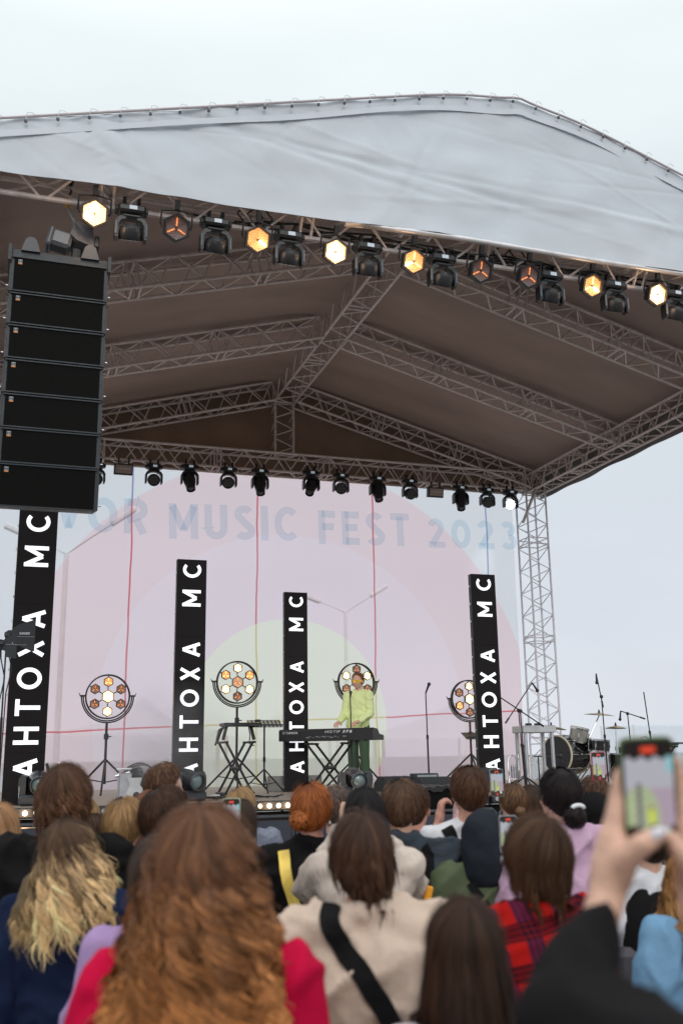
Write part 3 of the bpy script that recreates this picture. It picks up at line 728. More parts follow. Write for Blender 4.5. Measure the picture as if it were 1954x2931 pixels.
b = MB(); b.tube([hk+Vector((0, 0, .06)), hk+Vector((.02, 0, .12)), hk+Vector((0, 0, .16)), hk+Vector((-.02, 0, .12)), hk+Vector((0, 0, .06))], .012, 6); b.m = 1; b.cyl(hk+Vector((0, -.02, .16)), hk+Vector((.03, -.1, .40)), .03, .05); b.build('hook_and_sling', [DKG, BLK], h)

# ---- LED columns with vertical lettering
LEDB = mat('led_panel_face', (.012, .011, .012), .7, 0, .15, 300, emit=(.05, .04, .04), estr=.08, spec=.15)
LEDT = mat('led_letter_light', (.9, .9, .95), .5, emit=(.93, .96, 1.0), estr=.95)
def led_col(x, Y, W_, H_, label, n=6):
    t = thing('led_column', label, 'LED column', (x, Y, S), (0, 0, 0), 'LED columns on the stage')
    b = MB(); b.box((0, .05, H_/2), (W_, .08, H_)); b.build('frame', DKG, t)
    for i in range(n):
        b = MB(); b.box((0, .002, H_*(i+.5)/n), (W_-.004, .03, H_/n-.003)); b.build('panel', LEDB, t)
    b = MB()
    for i in range(n*2):
        b.box((-W_/2-.008, .05, H_*(i+.3)/(2*n)), (.012, .03, .03))
    b.build('side_latches', SILV, t)
    txt = (('C', .952), ('M', .832), ('A', .614), ('X', .512), ('O', .412), ('T', .315), ('H', .223), ('A', .118))
    for ch, f in txt:
        Mx = Matrix.Translation((W_*-.0, -.014, H_*f)) @ Matrix.Rotation(R(-90), 4, 'Y')
        lettering(ch, W_*.62, 'letter', LEDT, t, Mx, t=.17, gap=.1, depth=.001)
    return t
def place_led(xt0, xt1, yt, Y, W_, H_, label):
    a, c = PX(xt0, yt, Y=Y), PX(xt1, yt, Y=Y); return led_col((a.x+c.x)/2, Y, W_, H_, label)
Hc = 2.92
place_led(814, 878.6, 1695.5, 14.45, .357, PX(846, 1695.5, Y=14.45).z-S, 'black LED column with white letters between two grey concrete blocks')
place_led(510.3, 590, 1602, 12.35, .372, PX(550, 1602, Y=12.35).z-S, 'black LED column with smoke drifting at its foot, left of the laptop stand')
place_led(1348, 1412.5, 1644, 12.35, .362, PX(1380, 1644, Y=12.35).z-S, 'black LED column on the right in front of a ring light')
place_led(60.3, 165.2, 1459, 12.45, .455, PX(112, 1459, Y=12.45).z-S, 'widest black LED column at the left edge behind the antenna paddles')
for sx, d in ((-.3, 'rough grey concrete block left of the central LED column'), (.24, 'rough grey concrete block right of the central LED column')):
    b = MB(); b.box((0, 0, .11), (.24, .24, .22), bev=.008); o = b.build('concrete_block', mat('concrete', (.28, .28, .27), .9, 0, .2, 20, .4, 60), None, loc=(PX(846, 1695, Y=14.75).x+sx, 14.75, S)); tag(o, d, 'block', 'concrete ballast blocks')

# ---- ring lights on stands
def stand_tripod(b, base, h, r=.45, leg_z=.45, rt=.016, spread0=0):
    b.cyl(base+Vector((0, 0, leg_z*.3)), base+Vector((0, 0, h)), rt)
    for k in range(3):
        a = R(spread0+120*k); e = base+Vector((r*math.cos(a), r*math.sin(a), .015))
        b.cyl(base+Vector((0, 0, leg_z)), e, rt*.8, n=6); b.cyl(base+Vector((0, 0, leg_z*.35)), base+(e-base)*.55+Vector((0, 0, leg_z*.42)), rt*.45, n=5)
def ring_light(cx, cy, Y, label, lits, levc, turn=0):
    c = PD(cx, cy, Y=Y); t = thing('ring_lamp', label, 'stage lamp', (c.x, Y, S), (0, 0, R(turn)), 'round seven-lamp lights on stands')
    hz = c.z-S
    ro = .315
    b = MB(); n = 40
    for rr_, y_ in ((ro, -.03), (ro, .04)): b.tube([(rr_*math.cos(6.2832*k/n), y_, hz+rr_*math.sin(6.2832*k/n)) for k in range(n)], .010, 6, closed=True)
    b.lathe([(ro+.004, .0), (ro+.004, .02), (ro-.004, .02), (ro-.004, .0), (ro+.004, .0)], Matrix.Translation((0, 0, hz)) @ Eul(90) @ Matrix.Scale(-1, 4, (0, 0, 1)), 40)
    for k in range(6):
        a = R(90+60*k); b.cyl((.1*math.cos(a), .01, hz+.1*math.sin(a)), (.30*math.cos(a), .01, hz+.30*math.sin(a)), .008)
    b.build('ring', BLK, t, smooth=40)
    b = MB()
    for rr_ in (ro+.035, ro+.06): b.tube([(rr_*math.cos(R(a)), .005, hz+rr_*math.sin(R(a))) for a in range(180, 361, 9)], .010, 6)
    for s_ in (-1, 1): b.box((s_*(ro+.04), 0, hz+.01), (.09, .025, .025)); b.cyl((s_*(ro+.08), 0, hz+.01), (s_*(ro+.095), 0, hz+.05), .006)
    b.build('yoke', BLK, t, smooth=40)
    b = MB(); stand_tripod(b, Vector((0, 0, 0)), hz-ro-.06, .55, .5, .019, 20); b.cyl((0, 0, hz-ro-.30), (0, 0, hz-ro-.22), .035); b.cyl((0, 0, hz-ro-.26), (.07, -.03, hz-ro-.26), .008); b.build('stand', BLK, t)
    pos = [(0, 0)]+[(.215*math.cos(R(90+60*k)), .215*math.sin(R(90+60*k))) for k in range(6)]
    for i, (px, pz) in enumerate(pos):
        lv = levc if i == 0 else lits[i-1]
        e = thing('hexagon_head', None, None, (px, -.02, hz+pz)); e.parent = t
        hex_lamp(e, .098 if i == 0 else .077, lv, (lv,)*3, yoke=False)
    pl = bpy.data.lights.new('glow', 'POINT'); pl.energy = 5; pl.color = (1, .65, .35); pl.shadow_soft_size = .15
    po = bpy.data.objects.new('glow', pl); COL.objects.link(po); po.parent = t; po.location = (0, -.2, hz)
    return t
# lamp order: top, upper-left, lower-left, bottom, lower-right, upper-right
ring_light(248, 1600, 15.2, 'round seven-lamp light on a stand at the left, its centre lamp blazing', (1, 0, 0, 2, 0, 0), 2)
ring_light(545, 1567, 15.2, 'round seven-lamp light above the laptop stand, centre lamp off', (2, 1, 2, 0, 2, 1), 0)
ring_light(818, 1567, 16.0, 'round seven-lamp light directly behind the singer', (0, 2, 0, 2, 0, 2), 1)
ring_light(1076, 1606, 15.6, 'round seven-lamp light half hidden behind the right LED column', (2, 0, 1, 0, 0, 0), 2)

# ---- keyboard, stands, mics
def xstand(name, label, c, w_, hgt, rz, dep=.36):
    t = thing(name, label, 'stand', c, (0, 0, R(rz)))
    b = MB()
    for y in (-dep/2, dep/2):
        for s_ in (-1, 1): b.box((0, y+s_*.014, hgt/2), (.03, .02, math.hypot(w_, hgt)), Eul(0, s_*math.degrees(math.atan2(w_, hgt)), 0))
    b.cyl((0, -dep/2-.03, hgt/2), (0, dep/2+.03, hgt/2), .028); b.build('crossed_legs', BLK, t)
    for s_ in (-1, 1): b = MB(); b.box((s_*w_/2, 0, hgt), (.05, dep+.12, .03), bev=.01); b.build('support_arm', BLK, t)
    for s_ in (-1, 1): b = MB(); b.box((s_*w_/2, 0, .02), (.05, dep+.06, .035), bev=.01); b.build('foot', BLK, t)
    return t
KA = 40
kc = PD(760, 1690, Y=14.1); kdir = Vector((math.sin(R(KA)), math.cos(R(KA)), 0)); kx = Vector((math.cos(R(KA)), -math.sin(R(KA)), 0))
kz = kc.z-.07
kb = thing('stage_keyboard', 'long black stage keyboard, back panel to the crowd, in front of the singer', 'keyboard', (kc.x, 14.1, kz), (0, 0, -R(KA)))
KBM = mat('keyboard_black', (.016, .016, .018), .5, 0, .2, 40, .15, 300)
b = MB(); prof = [(-.233, .0), (-.233, .145), (-.20, .168), (-.02, .155), (.06, .085), (.233, .07), (.233, .0)]
b.poly([(p_[0], p_[1]) for p_ in prof], 1.45, Matrix(((0, -1, 0, .725), (1, 0, 0, 0), (0, 0, 1, 0), (0, 0, 0, 1))))
b.build('body', KBM, kb)
b = MB(); b.box((0, .15, .088), (1.25, .15, .018)); b.build('white_keys', WHT, kb)
b = MB()
for i in range(36): b.box((-.60+i*.0345, .12, .101), (.012, .09, .012))
b.build('black_keys', BLK, kb)
SILK = mat('silver_print', (.62, .62, .65), .4, .2, .05)
Mk = Matrix.Translation((.10, -.2335, .118)); lettering('MOTIF', .036, 'lettering', SILK, kb, Matrix.Translation((.12, -.2335, .122)), t=.17, width=.235, slant=.3)
lettering('XF8', .038, 'lettering', WHT, kb, Matrix.Translation((.345, -.2335, .122)), t=.2, width=.145, slant=.3)
lettering('YAMAHA', .036, 'lettering', SILK, kb, Matrix.Translation((-.515, -.2335, .118)), t=.16, width=.185)
b = MB(); b.lathe([(.017, 0), (.02, 0), (.02, .001), (.017, .001)], Matrix.Translation((-.645, -.2345, .118)) @ Eul(90), 16)
for k in range(3): a = R(90+120*k); b.cyl((-.645, -.2345, .118), (-.645+.017*math.cos(a), -.2345, .118+.017*math.sin(a)), .002)
b.build('emblem', SILK, kb)
for i, xx in enumerate((-.27, -.245, -.22, -.18, -.12, -.10, -.08, -.05, -.02, .0, .03, .06, .10, .15, .17, .2, .3)): b = MB(); b.box((xx, -.235, .045+(.012 if i % 3 else 0)), (.013 if i % 4 else .05, .004, .014)); b.build('rear_socket', mat('socket_grey', (.22, .22, .23), .4), kb)
for s_ in (-1, 1): b = MB(); b.cyl((s_*.6, -.18, -.02), (s_*.6, -.18, 0), .02); b.build('foot', BLK, kb)
xstand('keyboard_stand', 'crossed black stand carrying the long keyboard', (kc.x-.02, 14.12, S), .56, kz-S-.04, -KA, .34)
# laptop / controller stand
lc = PD(545, 1668, Y=14.0)
xstand('controller_stand', 'crossed black stand under the small controller in front of a ring lamp', (lc.x-.02, 14.0, S), .40, lc.z-S-.22, 8, .30)
t = thing('midi_controller', 'small black controller keyboard with trailing strap on a crossed stand', 'controller', (lc.x, 14.0, lc.z), (0, 0, R(4)))
b = MB(); b.box((.05, 0, .02), (.55, .26, .05), bev=.012); b.build('body', BLKG, t)
for s_ in (-1, 1): b = MB(); b.box((.02+s_*.2, -.0, -.09), (.035, .05, .20), Eul(0, -s_*14, 0)); b.build('bracket', BLK, t)
b = MB(); b.tube([(-.22, -.14, 0), (-.29, -.16, -.06), (-.33, -.15, -.20), (-.36, -.16, -.26)], [.02, .03, .02, .012], 6); b.build('strap', BLK, t)
b = MB(); b.tube([(.12, -.14, 0), (.14, -.15, -.12), (.13, -.15, -.24), (.2, -.15, -.27)], .008, 6); b.build('cable', BLK, t)
def music_stand(label, x, y, Y, w_=.45, h_=.26, perf=True, col=None):
    c = PD(x, y, Y=Y); t = thing('music_stand', label, 'music stand', (c.x, Y, S), (0, 0, R(-6)))
    z = c.z-S; b = MB(); Mx = Matrix.Translation((0, 0, z)) @ Eul(-68)
    nx_, nz_ = 8, 5; cw, chh = w_/nx_, h_/nz_
    # perforated desk : frame bars around holes
    for i in range(nx_+1): b.box(Mx @ Vector((-w_/2+i*cw, 0, 0)), (.022, .004, h_), Mx.to_3x3().to_4x4())
    for j in range(nz_+1): b.box(Mx @ Vector((0, .001, -h_/2+j*chh)), (w_+.02, .004, .022), Mx.to_3x3().to_4x4())
    b.build('desk', col or BLK, t)
    b = MB(); e = Mx @ Vector((0, -.03, -h_/2-.01)); b.box(e, (w_+.03, .06, .02)); b.build('ledge', col or BLK, t)
    b = MB(); stand_tripod(b, Vector((0, 0, 0)), z, .36, .33, .013, 30); b.cyl((0, 0, z*.45), (0, 0, z*.52), .02); b.build('stand', col or BLK, t)
    return t
music_stand('perforated black music stand beside the controller', 607, 1662, 14.0)
music_stand('music stand beneath the half hidden ring lamp', 1080, 1690, 15.3, .22, .28)
b = MB(); q = PD(592, 1655, Y=13.95)
tag(b.box(q, (.09, .05, .03), bev=.01).build('phone_mount', BLKG, None), 'small black box lying on the perforated music stand', 'device')

def mic(b, p, d, L=.17):
    p = Vector(p); d = Vector(d).normalized(); b.cyl(p, p+d*L*.7, .011, .017, n=10); b.ell(p+d*(L*.82), (.026, .026, .026), n=12, k=8)
def mic_stand(label, foot, topp, boom=None, micdir=None, legs=True, name='microphone_stand', gr=None, base='tripod', mp=None):
    """foot, topp world points; boom = (end point, tail point)"""
    t = thing(name, label, 'microphone stand', (foot.x, foot.y, foot.z), (0, 0, 0), gr)
    f = Vector(foot); tp = Vector(topp)-f
    b = MB(); b.cyl((0, 0, .05), tp*.55, .0135); b.cyl(tp*.5, tp, .009); b.cyl(tp*.53, tp*.57, .019)
    b.build('pole', BLK, t)
    if base == 'tripod':
        for k in range(3): a = R(20+120*k); b = MB(); b.cyl((0, 0, .18), (.3*math.cos(a), .3*math.sin(a), .012), .010, n=6); b.build('leg', BLK, t)
    else:
        b = MB(); b.cyl((0, 0, 0), (0, 0, .02), .13, n=24); b.build('base', BLK, t)
    if boom:
        e, tl = Vector(boom[0])-f, Vector(boom[1])-f; b = MB(); b.cyl(tl, e, .009); b.cyl(tl, tl+(e-tl).normalized()*.10, .014); b.ell(tp, (.028, .028, .028)); b.build('boom_arm', BLK, t)
        mpos = e
    else: mpos = tp
    if micdir is not None:
        b = MB(); mic(b, mpos, micdir); b.build('microphone', mat('mic_black', (.03, .03, .032), .5), t)
    return t
# vocal mic in front of the singer
m0 = PD(806, 1597, Y=14.35); fx = PD(808, 1700, Y=13.9)
mic_stand('straight microphone stand rising past the keyboard to the singer\'s mouth', Vector((fx.x, 13.9, S)), PD(804, 1602, Y=13.9), micdir=(.25, .6, .45))
mic_stand('empty upright microphone stand alone in the middle of the stage', Vector((PD(982, 1700, Y=13.2).x, 13.2, S)), PD(977, 1592, Y=13.2), micdir=(.1, -.2, .4), base='round')
a_ = PD(1197, 1665, Y=12.6)
mic_stand('boom microphone stand with long arm crossing the right LED column, beside the aluminium table', Vector((a_.x+.02, 12.6, S)), PD(1194, 1633, Y=12.6), boom=(PD(1126, 1587, Y=12.55), PD(1247, 1668, Y=12.65)), micdir=None)
mic_stand('boom microphone stand angled up to the right behind the aluminium table', Vector((PD(1200, 1700, Y=13.4).x, 13.4, S)), PD(1190, 1632, Y=13.4), boom=(PD(1221, 1568, Y=13.4), PD(1160, 1661, Y=13.4)), micdir=(.35, 0, -.5))
mic_stand('tall leaning microphone stand above the cymbals with a red tipped boom', Vector((PD(1396, 1790, Y=13.5).x, 13.5, S)), PD(1380, 1600, Y=13.5), boom=(PD(1368, 1547, Y=13.5), PD(1384, 1625, Y=13.5)), micdir=(0, 0, -1))
mic_stand('low boom microphone stand right of the hi-hat, its mic hanging left', Vector((PD(1448, 1700, Y=14.6).x, 14.6, S)), PD(1440, 1639, Y=14.6), boom=(PD(1424, 1633, Y=14.6), PD(1480, 1651, Y=14.6)), micdir=(-.1, 0, -.6))
mic_stand('thin upright microphone stand above the keyboard at the far right', Vector((PD(1500, 1700, Y=13.8).x, 13.8, S)), PD(1477, 1589, Y=13.8))
# ---- aluminium table
tq = PD(1222, 1672, Y=13.0); t = thing('aluminium_table', 'silver table with thick slab top and round tube legs left of the drums', 'table', (tq.x+.02, 13.0, S), (0, 0, R(-6)))
zt = tq.z-S
b = MB(); b.box((0, 0, zt-.02), (.50, .42, .10), bev=.01); b.build('table_top', mat('table_white_alu', (.62, .63, .65), .4, .3, .08, 9), t)
for sx in (-1, 1):
    for sy in (-1, 1): b = MB(); b.cyl((sx*.20, sy*.16, 0), (sx*.20, sy*.16, zt-.07), .026, n=12); b.build('leg', SILV, t)
for dx, w_ in ((-.09, .08), (.05, .07)):
    b = MB(); b.box((tq.x+dx, 12.95, S+zt+.048), (w_, .07, .035), bev=.008); tag(b.build('effects_box', BLKG, None), 'small black effects box on the aluminium table, %s one' % ('left' if dx < 0 else 'right'), 'effects box', 'black boxes on the aluminium table')
# ---- drum kit
SHELL = mat('drum_lacquer', (.008, .008, .009), .12, 0, .2, 6, spec=.8); CREAM = mat('cream_hoop', (.72, .66, .50), .4); SKIN = mat('drum_skin', (.75, .74, .70), .5)
def drum(name, label, c, r, dep, M, shell=SHELL, head=SKIN, lugs=6, hoop=CHROME, n=32):
    t = thing(name, label, 'drum', c); b = MB()
    b.lathe([(r*.97, -dep/2), (r*.97, dep/2)], M, n); sh = b.build('shell', shell, t, smooth=True)
    for s_ in (-1, 1):
        b = MB(); b.lathe([(0, s_*(dep/2+.004)), (r*.96, s_*(dep/2+.004))], M, n); b.build('drumhead', head, t)
        b = MB(); b.lathe([(r*.96, s_*(dep/2-.005)), (r*1.03, s_*(dep/2-.005)), (r*1.03, s_*(dep/2+.02)), (r*.965, s_*(dep/2+.02)), (r*.96, s_*(dep/2-.005))], M, n); b.build('hoop', hoop, t, smooth=40)
    for k in range(lugs):
        a = 6.2832*k/lugs; b = MB(); p = Vector((r*1.01*math.cos(a), r*1.01*math.sin(a), 0))
        b.cyl(M @ (p+Vector((0, 0, -dep/2))), M @ (p+Vector((0, 0, dep/2))), .005, n=5); b.cyl(M @ (p+Vector((0, 0, -dep*.18))), M @ (p+Vector((0, 0, dep*.18))), .013, n=6); b.build('lug', CHROME, t)
    return t
bd = PD(1300, 1733, Y=14.6)
drum('bass_drum', 'glossy black bass drum with cream hoops lying on its side', bd, .30, .46, Eul(90, 0, -70) , hoop=CREAM, head=mat('black_skin', (.02, .02, .022), .3, spec=.6), lugs=8)
td = PD(1328, 1687, Y=14.45); drum('rack_tom', 'silver and cream striped tom mounted above the bass drum', td, .15, .19, Eul(12, 8), shell=mat('sparkle_shell', (.42, .42, .38), .3, .3))
sd_ = PD(1373, 1712, Y=14.3); drum('snare_drum', 'dark snare drum with chrome lugs right of the tom', sd_, .175, .16, Eul(4, 4), lugs=8)
drum('floor_tom', 'black floor tom standing right of the bass drum', PD(1425, 1760, Y=14.4), .20, .38, Eul(0), lugs=6)
def cymbal(label, c, r, tilt, foot):
    t = thing('cymbal', label, 'cymbal', c); b = MB(); M = Eul(*tilt)
    b.lathe([(0, .035), (.02, .035), (.05, .02), (r*.6, .010), (r, -.012), (r, -.014), (r*.6, .007), (.05, .016), (0, .03)], M, 36); b.build('bronze_disc', mat('bronze', (.34, .27, .17), .32, .8, .12, 4, stretch=(1, 1, 30)), t, smooth=True)
    b = MB(); b.cyl((0, 0, .03), (0, 0, .08), .012); b.ell((0, 0, .05), (.018, .018, .014)); b.build('wing_nut', DKG, t)
    s_ = thing('cymbal_stand', 'chrome stand under '+label[:1].lower()+label[1:], 'stand', (foot.x, foot.y, S)); f = Vector((foot.x, foot.y, S)); b = MB()
    mid = Vector((0, 0, (c.z-S)*.62)); b.cyl((0, 0, .1), mid, .014); b.cyl(mid, Vector(c)-f-Vector((0, 0, .01)), .010); b.cyl(mid-Vector((0, 0, .03)), mid+Vector((0, 0, .03)), .022); b.cyl((0, 0, .35), (0, 0, .42), .024); b.build('pole', CHROME, s_)
    for k in range(3): a = R(120*k+40); b = MB(); b.cyl((0, 0, .35), (.28*math.cos(a), .28*math.sin(a), .01), .010, n=6); b.build('leg', CHROME, s_)
c1 = PD(1375, 1641, Y=14.9); cymbal('Large crash cymbal, highest of the kit', c1, .26, (4, 3), PD(1350, 1700, Y=14.9))
c2 = PD(1413, 1671, Y=14.3); cymbal('Flat hi-hat cymbal at the right of the kit', c2, .17, (-1, 2), PD(1413, 1700, Y=14.3))
c3 = PD(1265, 1670, Y=14.9); cymbal('Low thin cymbal sloping behind the aluminium table', c3, .25, (2, 9), PD(1270, 1700, Y=14.9))
t = thing('tom_mount', 'chrome clamps and rods holding the tom between the drums', 'mount', (0, 0, 0)); b = MB()
e1 = PD(1352, 1700, Y=14.4); b.cyl((e1.x, 14.4, S), e1+Vector((0, 0, .12)), .016); b.cyl(e1+Vector((0, 0, .1)), e1+Vector((-.22, 0, .1)), .012); b.cyl(e1+Vector((0, 0, .02)), e1+Vector((.14, -.02, .0)), .012); b.ell(e1+Vector((0, 0, .1)), (.03, .03, .035)); b.ell(e1+Vector((0, 0, .03)), (.03, .03, .03)); b.build('rods', CHROME, t)
for k in range(3): a = R(120*k); b = MB(); b.cyl((e1.x, 14.4, S+.3), (e1.x+.25*math.cos(a), 14.4+.25*math.sin(a), S+.01), .011, n=6); b.build('leg', CHROME, t)
# kick pedal mic on the bass drum
kq = PD(1268, 1737, Y=14.0); t = thing('kick_microphone', 'short microphone stand pointing into the bass drum', 'microphone stand', (0, 0, 0)); b = MB(); b.cyl(kq+Vector((-.32, 0, 0)), kq+Vector((.12, .05, .0)), .009); b.ell(kq+Vector((.16, .05, -.0)), (.05, .035, .035)); b.build('arm', BLK, t); b = MB(); b.cyl((kq.x-.25, 14.0, S), (kq.x-.25, 14.0, kq.z), .011); b.cyl((kq.x-.25, 14, S), (kq.x-.25, 14, S+.02), .09, n=20); b.build('base', BLK, t)
# keyboard at far right on stand
rk = PD(1505, 1706, Y=13.6); t = thing('synthesizer', 'slim dark synthesizer seen edge-on at the far right', 'synthesizer', (rk.x, 13.6, rk.z-.02), (0, 0, R(-6)))
b = MB(); b.box((-.0, 0, 0), (.62, .30, .045), bev=.01); b.build('body', BLKG, t); b = MB(); b.box((.50, .02, .01), (.42, .25, .03), bev=.008); b.build('side_board', GREYP, t); b = MB(); b.box((-.2, -.152, .0), (.05, .006, .03)); b.build('blue_display', mat('blue_lcd', (.1, .5, .8), .3, emit=(.1, .55, .9), estr=.8), t)
b = MB(); b.tube([(-.30, -.1, .02), (-.30, -.1, .10), (-.22, -.1, .12), (-.12, -.1, .03)], .005, 5); b.build('cable', BLK, t)
xstand('synthesizer_stand', 'crossed stand carrying the slim synthesizer at the far right', (rk.x, 13.6, S), .5, rk.z-S-.06, -6, .26)
rk2 = PD(1470, 1715, Y=14.9); b = MB(); b.box((rk2.x, 14.9, (rk2.z+S)/2), (.62, .4, rk2.z-S), bev=.01); b.m = 1; b.box((rk2.x, 14.69, (rk2.z+S)/2), (.54, .01, rk2.z-S-.1)); tag(b.build('guitar_amplifier', [GREYP, SPK], None), 'grey amplifier cabinet under the slim synthesizer', 'amplifier')
# trumpets on a stand
tp = PD(1180, 1780, Y=12.9); t = thing('trumpet', 'silver trumpet standing upright near the right LED column', 'trumpet', (tp.x, 12.9, S), (0, 0, 0))
b = MB()
for dx in (-.035, .0, .035): b.cyl((dx, 0, .16), (dx, 0, .32), .012, n=10); b.cyl((dx, 0, .32), (dx, 0, .35), .008, n=8)
b.build('valves', CHROME, t)
b = MB(); b.tube([(-.08, 0, .10), (-.08, 0, .40), (-.06, 0, .45), (-.02, 0, .47), (.03, 0, .45), (.05, 0, .40), (.05, 0, .06)], .008, 8); b.tube([(.08, 0, .1), (.08, 0, .42), (.078, 0, .52)], .006, 6); b.tube([(-.08, 0, .12), (0, 0, .08), (.08, 0, .12)], .008, 6); b.build('tubing', CHROME, t, smooth=True)
b = MB(); b.lathe([(.06, .0), (.035, .03), (.015, .10), (.009, .2)], Matrix.Translation((-.08, 0, 0)), 18); b.build('bell', CHROME, t, smooth=True)
# ---- floor moving heads on the stage lip
def floor_head(label, x, y, Y, turn):
    c = PD(x, y, Y=Y); t = thing('floor_spotlight', label, 'moving head', (c.x, Y, S), (0, 0, R(turn)), 'large moving heads on the stage lip'); z = c.z-S
    b = MB(); b.box((0, 0, .06), (.40, .34, .12), bev=.03); b.build('base', DKG, t)
    for s_ in (-1, 1):
        b = MB(); b.poly([(s_*.13, .12), (s_*.20, .12), (s_*.215, .2), (s_*.21, z+.04), (s_*.18, z+.09), (s_*.13, z+.07)], .22, Matrix.Translation((0, -.11, 0))); b.build('yoke_arm', DKG, t)
        if s_ < 0: b = MB(); b.box((s_*.20, -.112, z-.12), (.006, .004, .16)); b.build('trim_strip', SILV, t)
    M = Matrix.Translation((0, 0, z)) @ Eul(8, 0, 10) @ Eul(-90)
    b = MB(); b.lathe([(0, .20), (.09, .20), (.12, .15), (.122, -.05), (.105, -.10), (.10, -.20), (.097, -.225), (.086, -.225), (.082, -.19)], Matrix.Translation((0, 0, z)) @ Eul(8, 0, 8) @ Eul(-90), 32); hd = b.build('head', BLKG, t, smooth=35)
    b = MB(); b.lathe([(.083, -.19), (.07, -.21), (.04, -.222), (0, -.227)], Matrix.Translation((0, 0, z)) @ Eul(8, 0, 8) @ Eul(-90), 28); b.build('lens', mat('big_lens', (.10, .14, .15), .05, .0, .3, 8, spec=1, emit=(.25, .35, .35), estr=.12), hd, smooth=True)
    b = MB(); b.lathe([(.098, -.2), (.104, -.2), (.104, -.235), (.098, -.235)], Matrix.Translation((0, 0, z)) @ Eul(8, 0, 8) @ Eul(-90), 32); b.build('bezel', GREYP, hd, smooth=True)
    return t
floor_head('large moving head on the stage lip at the left, beside the antenna stands', 90, 1797, 12.25, -8)
floor_head('large moving head at the foot of the smoky LED column', 428, 1790, 12.25, 22)
floor_head('large moving head on the stage lip in front of the singer', 815, 1788, 12.25, -12)
# ---- fan
c = PD(320, 1793, Y=12.7); t = thing('floor_fan', 'round black wire floor fan tilted towards the band', 'fan', (c.x, 12.7, c.z), (R(-12), R(8), R(-15)))
b = MB(); rf = .205
for y_, k in ((-.05, 1), (.05, 1), (0, 1.03)): b.tube([(rf*k*math.cos(6.2832*i/36), y_, rf*k*math.sin(6.2832*i/36)) for i in range(36)], .006, 5, closed=True)
for i in range(44):
    a = 6.2832*i/44
    for s_ in (-1, 1): b.tube([(.04*math.cos(a), s_*.10, .04*math.sin(a)), (.12*math.cos(a+.15), s_*.095, .12*math.sin(a+.15)), (rf*math.cos(a+.3), s_*.05, rf*math.sin(a+.3))], .0018, 3)
for rr_, y_ in ((.08, .098), (.13, .092), (.17, .075)):
    for s_ in (-1, 1): b.tube([(rr_*math.cos(6.2832*i/28), s_*y_, rr_*math.sin(6.2832*i/28)) for i in range(28)], .002, 3, closed=True)
b.build('wire_cage', BLK, t)
for i in range(3):
    a = 2.094*i; b = MB(); b.add([(.03*math.cos(a), 0, .03*math.sin(a)), (.17*math.cos(a-.2), .03, .17*math.sin(a-.2)), (.18*math.cos(a+.4), .0, .18*math.sin(a+.4)), (.13*math.cos(a+.8), -.03, .13*math.sin(a+.8))], [(0, 1, 2, 3)]); b.build('blade', BLK, t)
b = MB(); b.cyl((0, .02, 0), (0, .14, 0), .06, n=16); b.build('motor', BLK, t, smooth=40)
b = MB(); zb = S-c.z; b.tube([(-.22, 0, .0), (-.22, .05, zb+.05), (-.15, .1, zb+.03), (.15, .1, zb+.03), (.22, .05, zb+.05), (.22, 0, 0)], .011, 6); b.build('foot_frame', BLK, t)
# ---- small silver effect machines at left
q = PD(290, 1800, Y=12.5); t = thing('smoke_machine', 'silver and white smoke machine beside the fan', 'smoke machine', (q.x-.02, 12.5, S))
b = MB(); b.box((0, 0, .17), (.15, .2, .34), bev=.01); b.build('casing', SILV, t); b = MB(); b.poly([(-.0, .02), (.22, .02), (.21, .14), (.17, .2), (.19, .28), (.02, .28), (.05, .2), (.02, .12)], .1, Matrix.Translation((0, -.12, 0))); b.build('nozzle_block', WHT, t); b = MB(); b.cyl((.13, -.125, .08), (.13, -.13, .08), .04, n=16); b.build('nozzle', DKG, t)
b = MB(); b.cyl((-.12, -.05, .30), (.05, -.05, .34), .02); b.cyl((-.1, 0, .38), (.08, 0, .38), .015); b.ell((.06, -.05, .38), (.02, .02, .02)); b.build('hose_fittings', CHROME, t)
q = PD(308, 1808, Y=12.95); t = thing('hazer', 'pale octagonal haze machine veiled by its own smoke', 'smoke machine', (q.x, 12.95, S+.0)); b = MB(); b.poly([(.16*math.cos(R(22.5+45*i))*1.0, .22+.21*math.sin(R(22.5+45*i))) for i in range(8)], .2); b.build('casing', mat('pale_casing', (.34, .34, .36), .6), t); b = MB(); b.cyl((0, -.002, .22), (0, -.012, .22), .10, n=20); b.build('outlet', GREYP, t)
q = PD(123, 1772, Y=12.3); t = thing('silver_clamp_stand', 'small chrome fixture head beside the left moving head', 'fixture', (q.x, 12.3, S)); z = q.z-S; b = MB(); b.cyl((0, 0, 0), (0, 0, z-.05), .015); b.build('pole', DKG, t); b = MB(); b.box((0, 0, z), (.09, .07, .17), Eul(0, -14, 0), bev=.01); b.build('box', SILV, t); b = MB(); b.box((-.055, -.0, z), (.03, .09, .19), Eul(0, -14, 0)); b.build('dark_face', BLK, t); b = MB(); b.ell((.06, -.04, z+.09), (.022, .022, .022)); b.ell((.04, -.05, z+.02), (.018, .018, .018)); b.build('knobs', CHROME, t)
